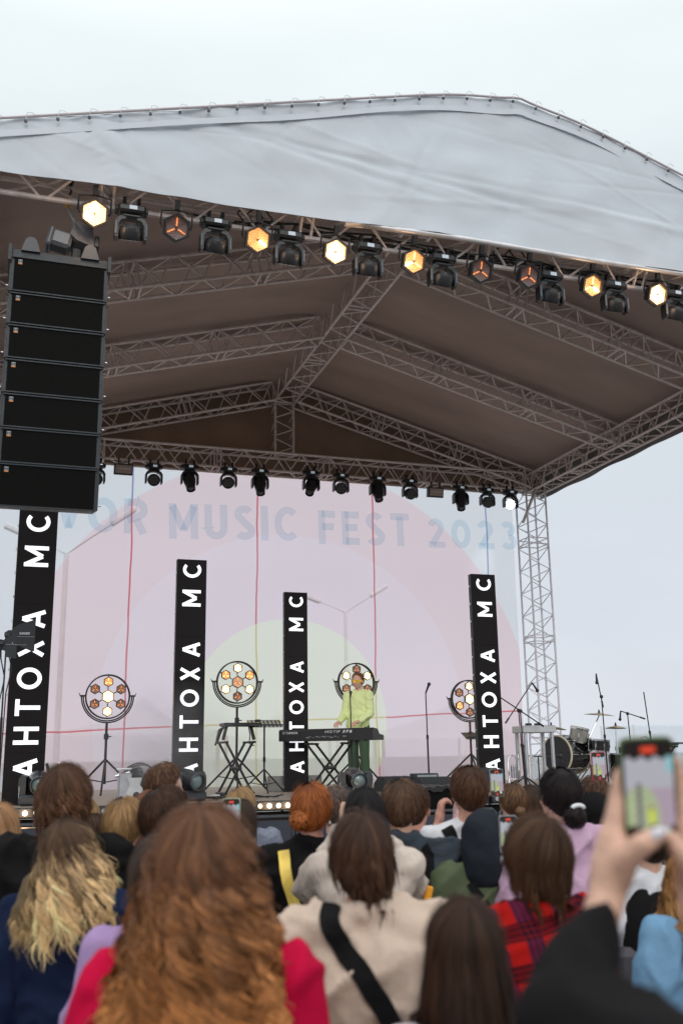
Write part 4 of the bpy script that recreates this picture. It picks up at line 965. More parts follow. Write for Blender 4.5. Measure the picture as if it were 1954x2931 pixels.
# ---- antenna paddles
def paddle(label, x, y, Y, s=1.0, word=True):
    c = PX(x, y, Y=Y); t = thing('antenna_paddle', label, 'antenna', (c.x, Y, 0), (0, 0, 0), 'black directional antennas at the left'); z = c.z
    out_ = [(-.10, .05), (-.07, .075), (-.02, .08), (.0, .11), (.05, .15), (.24, .215), (.25, .20), (.25, -.17), (.23, -.18), (.04, -.10), (-.0, -.07), (-.04, -.09), (-.10, -.08)] if word else [(-.14, .05), (-.08, .07), (-.04, .06), (0, .10), (.12, .14), (.13, -.18), (.0, -.16), (-.02, -.08), (-.10, -.06)]
    b = MB(); b.poly([(px*s, z+pz*s) for px, pz in out_], .012); b.build('blade', mat('antenna_black', (.028, .032, .038), .6), t)
    b = MB(); b.box((-.075*s, -.02, z+.02*s), (.07*s, .05, .06*s), bev=.008); b.build('amplifier_box', BLKG, t)
    b = MB(); b.cyl((-.08*s, 0, 0.5), (-.08*s, 0, z-.05*s), .009); b.cyl((-.08*s, 0, .5), (-.08*s, 0, z*.72), .014); b.cyl((-.08*s, 0, 0.02), (-.08*s, 0, .5), .014); b.build('pole', BLK, t)
    for k in range(3): a = R(120*k+15); b = MB(); b.cyl((-.08*s, 0, .3), (-.08*s+.3*math.cos(a), .3*math.sin(a), .01), .01, n=6); b.build('leg', BLK, t)
    b = MB(); b.cyl((-.01*s, -.004, z+.0), (.245*s, -.004, z-.0), .003); b.build('element', SILV, t)
    if word: lettering('SHURE', .028*s, 'lettering', WHT, t, Matrix.Translation((.125*s, -.005, z+.04*s)), t=.22, width=.12*s, slant=.2)
    else: lettering('S', .02*s, 'lettering', WHT, t, Matrix.Translation((.07*s, -.005, z+.02*s)), t=.22, slant=.2)
    b = MB(); b.tube([(-.07*s, -.03, z-.01), (-.06*s, -.03, z-.15), (.0, -.03, z-.35), (-.05*s, -.02, z-.6), (-.07*s, -.02, 0.9), (-.09*s, -.02, .4)], .007, 5); b.build('cable', BLK, t)
paddle('rear antenna paddle on a tall thin pole, its brand lettering in white', 40, 1822, 11.3, .88)
paddle('nearer antenna paddle at the very left edge, lower than the lettered one', 20, 1845, 11.0, .80, False)
# ---- wedge monitors
def wedge(label, x, y, Y, w_=.6, turn=0, handle=False):
    c = PD(x, y, Y=Y); z0 = S if Y > 12.05 else None; h_ = .28
    t = thing('wedge_monitor', label, 'loudspeaker', (c.x, Y, S if z0 else c.z-h_), (0, 0, R(turn)), 'black floor monitors'); hh = (c.z-S) if z0 else h_; hh = max(.2, hh)
    b = MB(); b.poly([(-.22, 0), (.22, 0), (.22, hh*.55), (.04, hh), (-.16, hh), (-.22, hh*.8)], w_, Matrix(((0, 1, 0, -w_/2), (1, 0, 0, 0), (0, 0, 1, 0), (0, 0, 0, 1)))); b.build('cabinet', mat('textured_black', (.035, .038, .042), .7, 0, .15, 60, .3, 200), t)
    b = MB(); b.box((0, -.222, hh*.42), (w_*.5, .006, .05)); b.build('handle_recess', BLK, t)
    b = MB(); b.box((0, .135, hh*.80), (w_*.9, .01, hh*.62), Eul(-52)); b.build('grille', SPK, t)
    return t
wedge('wedge monitor on the floor right of the singer\'s feet', 912, 1784, 13.6, .55)
wedge('wedge monitor under the empty microphone stand', 998, 1785, 12.3, .58)
c = PD(973, 1776, Y=12.75); b = MB(); b.box((c.x, 12.75, (c.z+S)/2), (.34, .2, c.z-S), bev=.01); b.m = 1; b.box((c.x, 12.645, c.z-.05), (.28, .01, .06)); tag(b.build('amp_rack', [DKG, mat('rack_glass', (.4, .44, .44), .3)], None), 'small grey rack box behind the wedge under the empty microphone stand', 'rack')
wedge('wedge monitor hidden behind the curly-topped man\'s head at right', 1108, 1762, 12.5, .24)
# ---- footlight bars
random.seed(11)
BAR = [('dark bar of footlights at the far left with two glowing lamps', -.45), ('second footlight bar from the left beside the tall brown-haired head', .62), ('third footlight bar from the left, under the fan', 1.69), ('fourth footlight bar, three lamps faintly lit, below the cable heap', 2.76 - .25), ('brightly lit footlight bar between the blond and the red-haired heads', 3.35), ('footlight bar hidden behind the row of heads under the singer', 4.45), ('footlight bar behind the black subwoofer', 5.55), ('footlight bar with one glowing lamp beside the right LED column', 6.5), ('rightmost footlight bar in front of the drums', 7.6)]
BAR = [(d, -.45+i*1.07) for i, (d, _) in enumerate(BAR)]
FL_OFF = mat('footlight_off', (.55, .56, .58), .2, .3)
for i, (d, x0) in enumerate(BAR):
    t = thing('footlight_bar', d, 'footlight', (x0, 11.97, S-.065), (0, 0, 0), 'bars of footlights along the stage lip')
    b = MB(); b.box((.51, 0, 0), (1.02, .10, .11), bev=.012); b.build('housing', DKG, t)
    for k in range(9):
        X_ = x0+.06+k*.1125
        src = {0: 2, 3: 2 if k > 2 else 1}.get(i, 0)
        lit = (X_ < .62) or (3.0 < X_ < 4.25) or (abs(X_-6.12) < .06)
        semi = (2.55 < X_ < 3.0 and k % 2)
        b = MB(); b.cyl((.06+k*.1125, -.045, 0), (.06+k*.1125, -.058, 0), .026, n=14); b.build('lamp', G_HOT if lit else (G_WARM if semi else FL_OFF), t)
        if lit and k % 2 == 0:
            pl = bpy.data.lights.new('glow', 'POINT'); pl.energy = 1.2; pl.color = (1, .6, .3); pl.shadow_soft_size = .05
            po = bpy.data.objects.new('glow', pl); COL.objects.link(po); po.parent = t; po.location = (.06+k*.1125, -.12, 0)
# ---- cables heap
b = MB(); rng = random.Random(9); q = PD(490, 1818, Y=12.6)
for k in range(14):
    pts = []; x, y = q.x+rng.uniform(-.5, .5), 12.6+rng.uniform(-.3, .3)
    for j in range(9): pts.append((x, y, S+.012+rng.uniform(0, .03))); x += rng.uniform(-.16, .16); y += rng.uniform(-.12, .12)
    b.tube(pts, .008, 5)
b.m = 1
for k in range(3): b.box((q.x-.2+k*.22, 12.55+k*.05, S+.03), (.12, .07, .05), Eul(0, 0, 20*k), bev=.01)
tag(b.build('cable_heap', [BLK, WHT], None), 'tangle of black cables and white adapters on the stage floor', 'cables', kind=None)
# ---- subwoofers in front of the stage and the crowd barrier
s0 = PX(1195, 2250, Y=11.3); s1 = PX(1345, 2245, Y=11.3)
t = thing('subwoofer', 'black subwoofer cabinet under a loose cover, right of centre before the stage', 'loudspeaker', ((s0.x+s1.x)/2, 11.5, 0), (0, 0, 0))
wd = s1.x-s0.x+.05; zt = s0.z
b = MB(); b.box((0, 0, (zt-.02)/2), (wd, .5, zt-.02), bev=.01); b.build('cabinet', SPK, t)
b = MB(); vs = [(-wd/2-.02+ (wd+.04)*i/24, -.27+.54*j/6, zt-.012+.012*math.sin(i*1.7+j)+.01*math.cos(i*.6)) for j in range(7) for i in range(25)]; b.add(vs, [(j*25+i, j*25+i+1, j*25+i+26, j*25+i+25) for j in range(6) for i in range(24)])
b.add([(-wd/2-.02+(wd+.04)*i/24, -.272, zt-.012+.012*math.sin(i*1.7)+.01*math.cos(i*.6)-.05*k-(.02*math.sin(i*.9) if k else 0)) for k in range(2) for i in range(25)], [(i+1, i, i+25, i+26) for i in range(24)]); b.build('cover_sheet', mat('black_sheet', (.014, .014, .015), .5, 0, .2, 8), t, smooth=True)
b = MB(); b.box((.15, -.255, zt-.20), (.12, .006, .10)); bd_ = b.build('badge', DKG, t); lettering('JBL', .04, 'lettering', mat('badge_print', (.12, .12, .13), .5), bd_, Matrix.Translation((.15, -.26, zt-.20)), t=.24, width=.07)
BARM = mat('barrier_cloth', (.045, .05, .068), .85, 0, .15, 9, .2, 80)
def bar(x0):
    t = thing('crowd_barrier', 'dark blue-grey crowd barrier panel between audience and stage', 'barrier', (x0, 10.9, 0), (0, 0, R(-1)), 'crowd barrier panels')
    b = MB(); b.box((.6, 0, .56), (1.17, .012, 1.04)); b.build('panel', BARM, t)
    b = MB(); b.tube([(.02, 0, .02), (.02, 0, 1.08), (.06, 0, 1.12), (1.14, 0, 1.12), (1.18, 0, 1.08), (1.18, 0, .02)], .02, 8); b.build('rail', DKG, t, smooth=True)
    for s_ in (.1, 1.1): b = MB(); b.box((s_, -.1, .02), (.05, .7, .03)); b.build('foot', DKG, t)
    return t
b0 = bar(-1.8)
for i in range(1, 9): dup(b0, (-1.8+1.22*i, 10.9, 0))
# shelf with small controller behind barrier, left
q = PX(80, 2345, Y=11.4); t = thing('mixer_case', 'black equipment case with a tiny blue display under the left footlights', 'case', (q.x, 11.5, 0)); b = MB(); b.box((0, 0, .53), (.8, .4, 1.06), bev=.01); b.build('case', BLK, t); b = MB(); b.box((.05, -.202, 1.0), (.09, .004, .03)); b.build('display', mat('blue_screen', (.05, .1, .5), .3, emit=(.05, .12, .8), estr=.5), t)

# ---- things behind the stage : lamp posts, pavilion tents, shrubs
POSTM = mat('galvanised_post', (.80, .80, .82), .6, .0, .1)
def post(label, x, y, Y, arms, h_top=None):
    c = PD(x, y, Y=Y); t = thing('street_lamp', label, 'street lamp', (c.x, Y, 0), (0, 0, 0)); b = MB(); b.cyl((0, 0, 0), (0, 0, c.z), .09, .06, n=10); b.build('pole', POSTM, t)
    for dx, dz in arms:
        b = MB(); b.tube([(0, 0, c.z-.02), (dx*.8, 0, c.z+dz*.8)], .035, 6); b.build('arm', POSTM, t)
        b = MB(); b.box((dx*1.0, 0, c.z+dz), (.75, .25, .14), Eul(0, -math.degrees(math.atan2(dz, abs(dx)))*(1 if dx > 0 else -1), 0), bev=.03); b.build('lamp_head', POSTM, t)
post('tall twin-armed street lamp seen through the left of the banner', 153, 1270, 26, [(1.4, 1.05), (-1.2, .5)])
post('twin-armed street lamp seen through the banner right of centre', 793, 1405, 34, [(1.3, .8), (-1.3, .45)])
def canvas(name, col):
    if name+str(col) in MATS: return MATS[name+str(col)]
    M = bpy.data.materials.new(name); M.use_nodes = True; t = M.node_tree; t.nodes.clear(); N = t.nodes.new; L = t.links
    o = N('ShaderNodeOutputMaterial'); d = N('ShaderNodeBsdfDiffuse'); tl = N('ShaderNodeBsdfTranslucent'); tp = N('ShaderNodeBsdfTransparent'); a = N('ShaderNodeMixShader'); b_ = N('ShaderNodeMixShader')
    nn = N('ShaderNodeTexNoise'); nn.inputs['Scale'].default_value = 1.5; mx_ = N('ShaderNodeMixRGB'); mx_.inputs[0].default_value = .06; mx_.inputs[1].default_value = (*col, 1); L.new(nn.outputs[0], mx_.inputs[2])
    for n in (d, tl): L.new(mx_.outputs[0], n.inputs[0])
    a.inputs[0].default_value = .7; L.new(d.outputs[0], a.inputs[1]); L.new(tl.outputs[0], a.inputs[2]); b_.inputs[0].default_value = .68; L.new(a.outputs[0], b_.inputs[1]); L.new(tp.outputs[0], b_.inputs[2]); L.new(b_.outputs[0], o.inputs[0])
    MATS[name+str(col)] = M; return M
def tent(label, x0, x1, y_, yeave, Y, peak, col=(.98, .98, 1.0)):
    a, c = PD(x0, yeave, Y=Y), PD(x1, yeave, Y=Y); pk = PD(peak[0], peak[1], Y=Y+2)
    t = thing('pavilion_tent', label, 'tent', ((a.x+c.x)/2, Y+2, 0)); W2 = (c.x-a.x)/2; ze = a.z; m_ = canvas('tent_canvas', col)
    px = pk.x-(a.x+c.x)/2; vs = [(-W2, -2, ze), (W2, -2, ze), (W2, 2, ze), (-W2, 2, ze), (px, 0, pk.z)]
    b = MB()
    for i in range(4):
        A_, B_ = Vector(vs[i]), Vector(vs[(i+1) % 4]); P_ = Vector(vs[4]); n_ = 6; rows = []
        for k in range(n_+1):
            f = k/n_; s_ = -.25*math.sin(math.pi*f); rows += [A_.lerp(P_, f)+Vector((0, 0, s_)), B_.lerp(P_, f)+Vector((0, 0, s_))]
        b.add(rows, [(2*k, 2*k+1, 2*k+3, 2*k+2) for k in range(n_)])
    b.build('canopy', m_, t)
    b = MB()
    for i in (0, 1, 2, 3):
        A_, B_ = vs[i], vs[(i+1) % 4]; b.add([(A_[0], A_[1], .05), (B_[0], B_[1], .05), (B_[0]*.999, B_[1]*.999, ze-.01), (A_[0]*.999, A_[1]*.999, ze-.01)], [(0, 1, 2, 3)])
    b.build('side_wall', m_, t)
    for sx, sy in ((-W2, -2), (W2, -2), (W2, 2), (-W2, 2)): b = MB(); b.cyl((sx*1.004, sy*1.004, 0), (sx*1.004, sy*1.004, ze), .05); b.build('leg', ALU, t)
tent('white pavilion tent seen through the banner behind the left ring lamp', 100, 500, 0, 1680, 24, (330, 1600))
tent('white pavilion tent seen through the middle of the banner', 520, 860, 0, 1690, 26, (640, 1640))
tent('white pavilion tent seen through the banner near the right LED column', 880, 1190, 0, 1690, 26, (1090, 1590))
tent('white pavilion tent seen through the banner at the far left edge', -200, 80, 0, 1680, 25, (-60, 1610))
tent('long pale tent on the horizon behind the drums', 1455, 2300, 0, 1664, 60, (1900, 1655), (.85, .93, 1.0))
tent('low pale tent between the tower and the drums', 1215, 1440, 0, 1738, 50, (1330, 1722), (.9, .95, 1.0))
# bush / small tree behind the banner
def tree(label, x, y, Y, hgt, wid):
    c = PD(x, y, Y=Y); t = thing('young_tree', label, 'tree', (c.x, Y, 0)); b = MB(); b.cyl((0, 0, 0), (0, 0, hgt*.7), .09, .03)
    rng = random.Random(int(x)); tips = []
    for k in range(16):
        z = hgt*rng.uniform(.3, .8); a = rng.uniform(0, 6.28); e = Vector((wid*rng.uniform(.3, .7)*math.cos(a), wid*rng.uniform(.3, .7)*math.sin(a), z+hgt*rng.uniform(.1, .3))); b.cyl((0, 0, z), e, .03, .008, n=5); tips.append(e)
    b.build('trunk', mat('bark', (.3, .26, .24), .9), t); b = MB()
    for e in tips:
        for q_ in range(16):
            p = e+Vector((rng.gauss(0, .22), rng.gauss(0, .22), rng.gauss(0, .25))); n1 = Vector((rng.gauss(0, 1), rng.gauss(0, 1), rng.gauss(0, 1))).normalized()*.06; n2 = n1.orthogonal().normalized()*.035; b.add([p-n1, p-n2, p+n1, p+n2], [(0, 1, 2, 3)])
    b.build('crown', mat('leaves', (.36, .36, .30), .8, 0, .3), t)


# ---- drifting stage smoke
def smoke(name, c, r, dens, sc):
    b = MB(); b.ell((0, 0, 0), r, n=24, k=14); M = bpy.data.materials.new('smoke'); M.use_nodes = True; t = M.node_tree; t.nodes.clear(); N = t.nodes.new; L = t.links
    o = N('ShaderNodeOutputMaterial'); v = N('ShaderNodeVolumePrincipled'); v.inputs['Color'].default_value = (.96, .97, 1, 1); v.inputs['Anisotropy'].default_value = .3
    tcn = N('ShaderNodeTexCoord'); nn = N('ShaderNodeTexNoise'); nn.inputs['Scale'].default_value = sc; nn.inputs['Detail'].default_value = 3; L.new(tcn.outputs['Object'], nn.inputs['Vector'])
    mp = N('ShaderNodeMapping'); mp.inputs['Scale'].default_value = (1/r[0], 1/r[1], 1/r[2]); L.new(tcn.outputs['Object'], mp.inputs[0]); ln = N('ShaderNodeVectorMath'); ln.operation = 'LENGTH'; L.new(mp.outputs[0], ln.inputs[0])
    m1 = N('ShaderNodeMapRange'); m1.inputs[1].default_value = 1.0; m1.inputs[2].default_value = .2; m1.inputs[3].default_value = 0; m1.inputs[4].default_value = 1; L.new(ln.outputs['Value'], m1.inputs[0])
    m2 = N('ShaderNodeMapRange'); m2.inputs[1].default_value = .38; m2.inputs[2].default_value = .68; m2.inputs[3].default_value = .15; m2.inputs[4].default_value = 1; L.new(nn.outputs[0], m2.inputs[0])
    mu = N('ShaderNodeMath'); mu.operation = 'MULTIPLY'; L.new(m1.outputs[0], mu.inputs[0]); L.new(m2.outputs[0], mu.inputs[1]); mu2 = N('ShaderNodeMath'); mu2.operation = 'MULTIPLY'; L.new(mu.outputs[0], mu2.inputs[0]); mu2.inputs[1].default_value = dens
    L.new(mu2.outputs[0], v.inputs['Density']); L.new(v.outputs[0], o.inputs['Volume'])
    ob = b.build(name, M, None); ob.location = c; tag(ob, kind='stuff'); return ob
SC.cycles.volume_step_rate = 3; SC.cycles.volume_max_steps = 64
smoke('smoke', (1.85, 12.05, 1.95), (.95, .28, .75), 2.2, 1.6)
# ================================================================== people
SKIN_M = mat('skin', (.62, .37, .27), .5, 0, .13, 45, .3, 120, sss=.08)
SKIN_R = mat('skin_rosy', (.64, .33, .25), .5, 0, .13, 45, .3, 120, sss=.08)
EYE_M = mat('eye_white', (.8, .78, .75), .2); IRIS = mat('iris', (.05, .04, .03), .2); LIPS = mat('lips', (.45, .16, .14), .45)
INFO = {}
def cap_blob(b, p0, p1, r0, r1):
    p0 = Vector(p0); p1 = Vector(p1)
    b.cyl(p0, p1, r0, r1, n=16); b.ell(p0, (r0,)*3, n=16, k=10); b.ell(p1, (r1,)*3, n=16, k=10)
def remesh(b, vox, smooth=4, name='tmp'):
    me = bpy.data.meshes.new(name); me.from_pydata(b.v, [], b.f); me.update()
    o = bpy.data.objects.new(name, me); COL.objects.link(o)
    m_ = o.modifiers.new('r', 'REMESH'); m_.mode = 'VOXEL'; m_.voxel_size = vox; m_.use_smooth_shade = True
    if smooth: m2 = o.modifiers.new('s', 'SMOOTH'); m2.iterations = smooth; m2.factor = .5
    dg = bpy.context.evaluated_depsgraph_get(); me2 = bpy.data.meshes.new_from_object(o.evaluated_get(dg))
    bpy.data.objects.remove(o); bpy.data.meshes.remove(me); me2.name = name
    return me2
def link_mesh(me, name, mats, parent):
    me.materials.clear()
    for m_ in mats if isinstance(mats, (list, tuple)) else [mats]: me.materials.append(m_)
    o = bpy.data.objects.new(name, me); COL.objects.link(o); o.parent = parent; return o
def hand_blob(b, M, curl=(25, 30, 20), k=1.0, side=1, spread=4, thumb=(50, 15), curls=None):
    """wrist at the origin of M, fingers along +Y, palm towards -Z, thumb on the +X*side edge"""
    def P(x, y, z): return M @ Vector((x*side*k, y*k, z*k))
    for x0 in (-.030, -.010, .010, .030): cap_blob(b, P(x0*.7, .012, 0), P(x0, .085, .0), .019*k, .0125*k)
    cap_blob(b, P(0, -.02, 0), P(0, .03, 0), .024*k, .027*k)
    for i, (x0, ln) in enumerate(((.032, .072), (.0108, .080), (-.0108, .074), (-.031, .060))):
        cr_ = (curls or [curl]*4)[i]
        p = Vector((x0, .088, .0)); a = 0; sp_ = R((1.5-i)*spread)
        for j, (f, c) in enumerate(zip((.45, .30, .25), cr_)):
            a += R(c); q = p+Vector((math.sin(sp_)*math.cos(a), math.cos(sp_)*math.cos(a), -math.sin(a)))*ln*f
            r_ = (.0098, .0086, .0076)[j]; cap_blob(b, P(*p), P(*q), r_*k, (r_-.001)*k); p = q
    a, e = R(thumb[0]), R(thumb[1]); p = Vector((.024, .02, -.008)); d = Vector((math.sin(a), math.cos(a), -math.sin(e))).normalized()
    q = p+d*.042; cap_blob(b, P(*p), P(*q), .0165*k, .0125*k); d2 = (d+Vector((-.25, .55, -.15))).normalized(); q2 = q+d2*.030; cap_blob(b, P(*q), P(*q2), .0118*k, .0105*k)
    q3 = q2+(d2+Vector((0, .1, -.15))).normalized()*.022; cap_blob(b, P(*q2), P(*q3), .0105*k, .0085*k); return P(*q3)
def frame_from(wrist, dirv, palm):
    y = Vector(dirv).normalized(); z = -Vector(palm); z = (z-y*z.dot(y)).normalized(); x = y.cross(z)
    return Matrix((x, y, z)).transposed().to_4x4().copy() if False else Matrix.Translation(wrist) @ Matrix((x, y, z)).transposed().to_4x4()

def headframe(k, tilt, turn, roll=0):
    return Matrix.Translation((0, -.02*k, 1.50*k)) @ Matrix.Rotation(R(turn), 4, 'Z') @ Matrix.Rotation(R(roll), 4, 'Y') @ Matrix.Rotation(R(tilt), 4, 'X') @ Matrix.Scale(k, 4)
# head space: origin at neck top (z=1.50 of a 1.75 m person), head centre about z=.125, top at .25, facing +Y
def head_blob(b, H):
    def P(x, y, z): return H @ Vector((x, y, z))
    s = H.to_scale()[0]; Q = (H.to_3x3()*(1/s)).to_4x4()
    def el(x, y, z, a, b_, c): b.ell(P(x, y, z), (a*s, b_*s, c*s), Q, n=20, k=14)
    el(0, -.002, .148, .076, .094, .098); el(0, .035, .075, .058, .062, .078); el(0, .070, .028, .030, .026, .022)
    el(0, .045, .13, .066, .052, .07)
    el(0, .088, .125, .045, .012, .014)  # brow
    cap_blob(b, P(0, .096, .112), P(0, .112, .078), .009*s, .0135*s); el(.012, .100, .076, .008, .010, .007); el(-.012, .100, .076, .008, .010, .007)
    el(0, .092, .046, .024, .012, .007); el(0, .089, .037, .021, .012, .008)
    for sx in (-1, 1):
        el(sx*.036, .072, .085, .024, .022, .020)
        el(sx*.079, .000, .102, .009, .020, .032); el(sx*.086, -.012, .108, .007, .013, .026)
    cap_blob(b, P(0, -.025, .07), P(0, -.02, -.02), .054*s, .055*s)
def make_person(label, x, y, ztop, face, skin=None, top=None, topmat=None, hair=None, tilt=8, turn=0, build=1.0, arms='down', pants=None, hood=None, collar='none', sleeves='long', vox=.012, female=False, extras=None, fold=.012, height=None, roll=0, headscale=1.0, fine=False, sleeve=None):
    """face = compass heading in degrees of the body from +Y towards +X"""
    k = (ztop-0.0)/1.735 if height is None else height/1.75
    z0 = ztop-1.745*k if height else 0.0
    t = thing('person', label, 'person', (x, y, z0), (0, 0, R(-face)), 'people watching the show' if z0 < 1 else None)
    INFO[t.name] = [k, None]; skin = skin or SKIN_M; wd = build*1.07*(.93 if female else 1.0)
    Hm = headframe(k, tilt, -turn, roll)
    sh = .178*wd*k; shz = 1.40*k
    A = {}
    for s_ in (-1, 1):
        S_ = Vector((s_*sh, -.015*k, shz))
        mode = arms if isinstance(arms, str) else arms[0 if s_ < 0 else 1]
        if mode == 'down': E_ = Vector((s_*(sh+.055*k), -.03*k, 1.10*k)); W_ = Vector((s_*(sh+.03*k), .05*k, .86*k)); hd, pl = Vector((0, .1, -1)), Vector((-s_, .1, 0))
        elif mode == 'up':   E_ = Vector((s_*(sh+.045*k), .15*k, 1.30*k)); W_ = Vector((s_*.055*k, .26*k, 1.56*k)); hd, pl = Vector((-s_*.15, .25, .9)), Vector((-s_*.2, 1, .1))
        elif mode == 'phone': E_ = Vector((s_*(sh+.03*k), .16*k, 1.19*k)); W_ = Vector((s_*.09*k, .33*k, 1.42*k)); hd, pl = Vector((-s_*.35, .25, .8)), Vector((0, 1, 0))
        elif mode == 'face': E_ = Vector((s_*(sh+.05*k), .15*k, 1.20*k)); W_ = Vector((s_*.115*k, .13*k, 1.46*k)); hd, pl = Vector((-s_*.15, -.05, 1)), Vector((-s_, 0, 0))
        elif mode == 'keys': E_ = Vector((s_*(sh+.04*k), .02*k, 1.12*k)); W_ = Vector((s_*(sh-.02)*1.0, .29*k, .985*k)); hd, pl = Vector((-s_*.1, 1, -.2)), Vector((0, 0, -1))
        else: E_, W_, hd, pl = mode
        A[s_] = (S_, Vector(E_), Vector(W_), hd, pl)
    # ---- body (one continuous skin surface)
    b = MB(); head_blob(b, Hm); nb = Hm @ Vector((0, -.02, .02))
    cap_blob(b, nb, (0, -.03*k, 1.40*k), .055*k, .068*k)
    def trunk(b, g):
        q = Matrix()
        b.ell((0, -.02*k, 1.26*k), ((.150*wd+g)*k, (.105+g)*k, (.20+g*.4)*k), n=24, k=14); b.ell((0, -.01*k, 1.08*k), ((.135*wd+g*1.2)*k, (.10+g)*k, .17*k), n=24, k=12)
        b.ell((0, 0, .93*k), ((.160*wd+g)*k, (.115+g)*k, .14*k), n=24, k=12)
        for s_ in (-1, 1):
            cap_blob(b, (s_*.04*k, -.03*k, 1.425*k), (s_*(sh-.01*k), -.02*k, 1.395*k), (.050+g*.8)*k, (.050+g*.9)*k)
            cap_blob(b, (s_*.06*k, -.045*k, 1.34*k), (s_*(sh-.03*k), -.03*k, 1.33*k), (.062+g*.6)*k, (.060+g*.6)*k)
            cap_blob(b, (s_*.09*k, -.02*k, 1.33*k), (s_*.10*k, -.01*k, 1.05*k), (.08+g*.7)*k, (.07+g*.8)*k)
    trunk(b, 0)
    handk = 1.0*k
    for s_ in (-1, 1):
        S_, E_, W_, hd, pl = A[s_]; cap_blob(b, S_, E_, .048*k, .038*k); cap_blob(b, E_, W_, .038*k, .026*k)
        cu_ = ((28, 32, 22) if (arms if isinstance(arms, str) else arms[0 if s_ < 0 else 1]) in ('down', 'keys') else (48, 62, 40))
        if not (extras and s_ in extras.get('nohand', ())): hand_blob(b, frame_from(W_+hd.normalized()*.012, hd, pl), curl=cu_, k=handk, side=(1 if (Vector(hd).normalized().cross(-Vector(pl))).dot(Vector((-s_, .35, .2))) > 0 else -1))
        cap_blob(b, (s_*.09*k, 0, .90*k), (s_*.10*k, .01*k, .50*k), .082*k, .052*k); cap_blob(b, (s_*.10*k, .01*k, .50*k), (s_*.10*k, -.02*k, .10*k), .052*k, .036*k)
        b.ell((s_*.105*k, .05*k, .045*k), (.043*k, .12*k, .04*k))
    if extras:
        for p0_, p1_, ra_, rb_ in extras.get('caps', ()): cap_blob(b, p0_, p1_, ra_, rb_)
    me = remesh(b, .0085 if not fine else .0055, 3, 'body')
    # material zones : lips
    body = link_mesh(me, 'body', [skin, LIPS], t)
    Hi = Hm.inverted()
    n = len(me.vertices); co = np.empty(n*3); me.vertices.foreach_get('co', co); co = co.reshape(-1, 3)
    Mi = np.array(Hi); hc_ = co @ Mi[:3, :3].T+Mi[:3, 3]
    lip = (np.abs(hc_[:, 0]) < .020) & (hc_[:, 1] > .092) & (hc_[:, 2] > .034) & (hc_[:, 2] < .049)
    ls = np.empty(len(me.polygons)*1, dtype=np.int32); vi = [p.vertices[0] for p in me.polygons]; me.polygons.foreach_set('material_index', lip[np.array(vi)].astype(np.int32))
    b = MB()
    for sx in (-1, 1):
        b.m = 0; b.ell(Hm @ Vector((sx*.031, .080, .112)), (.0135*k, .012*k, .009*k), n=10, k=8); b.m = 1; b.ell(Hm @ Vector((sx*.031, .0895, .112)), (.0055*k, .004*k, .0055*k), n=8, k=6)
    b.build('eyes', [EYE_M, IRIS], t, smooth=True)
    # ---- trousers
    pm = pants or mat('dark_trousers', (.02, .022, .03), .8, 0, .2, 30)
    b = MB(); g = .016
    b.ell((0, 0, .93*k), ((.165*wd+g)*k, (.12+g)*k, .13*k), n=20, k=12)
    for s_ in (-1, 1): cap_blob(b, (s_*.09*k, 0, .90*k), (s_*.105*k, .01*k, .50*k), .098*k, .075*k); cap_blob(b, (s_*.105*k, .01*k, .50*k), (s_*.11*k, -.01*k, .12*k), .075*k, .068*k)
    link_mesh(remesh(b, .016, 2, 'trousers'), 'trousers', pm, t)
    b = MB()
    for s_ in (-1, 1): b.ell((s_*.105*k, .055*k, .045*k), (.052*k, .14*k, .05*k)); b.box((s_*.105*k, .05*k, .012*k), (.10*k, .27*k, .024*k), bev=.01)
    b.build('shoes', WHT if female else BLKG, t, smooth=40)
    # ---- top
    b = MB(); g = top if top is not None else .024
    trunk(b, g)
    b.ell((0, 0, .95*k), ((.165*wd+g)*k, (.12+g)*k, .13*k), n=20, k=12)
    for s_ in (-1, 1):
        S_, E_, W_, hd, pl = A[s_]
        if sleeves == 'long': cap_blob(b, S_, E_, (.055+g)*k, (.046+g)*k); cap_blob(b, E_, E_.lerp(W_, .90), (sleeve[0] if sleeve else .046+g)*k, (sleeve[1] if sleeve else .034+g*.55)*k)
        elif sleeves == 'short': cap_blob(b, S_, S_.lerp(E_, .75), (.056+g)*k, (.056+g)*k)
    if collar in ('high', 'coat'): 
        for i in range(14): a = 6.2832*i/14; b.ell((.072*k*math.cos(a), (-.03+.07*math.sin(a))*k, (1.455+(.02 if math.sin(a) < 0 else -.01))*k), (.026*k, .026*k, .038*k))
    if collar == 'hoodie':
        b.ell((0, -.105*k, 1.42*k), (.13*k, .062*k, .075*k)); b.ell((0, -.12*k, 1.36*k), (.10*k, .05*k, .07*k))
        for i in range(14): a = 6.2832*i/14; b.ell((.085*k*math.cos(a), (-.03+.08*math.sin(a))*k, (1.44+(.025 if math.sin(a) < 0 else -.02))*k), (.034*k, .034*k, .034*k))
    if collar == 'round':
        for i in range(14): a = 6.2832*i/14; b.ell((.068*k*math.cos(a), (-.03+.066*math.sin(a))*k, 1.432*k), (.018*k, .018*k, .018*k))
    me = remesh(b, .010 if vox < .012 else vox, 3, 'top')
    n = len(me.vertices); co = np.empty(n*3); me.vertices.foreach_get('co', co); co = co.reshape(-1, 3); no = np.empty(n*3); me.vertices.foreach_get('normal', no); no = no.reshape(-1, 3)
    sd = (x*7.1+y*3.3) % 10
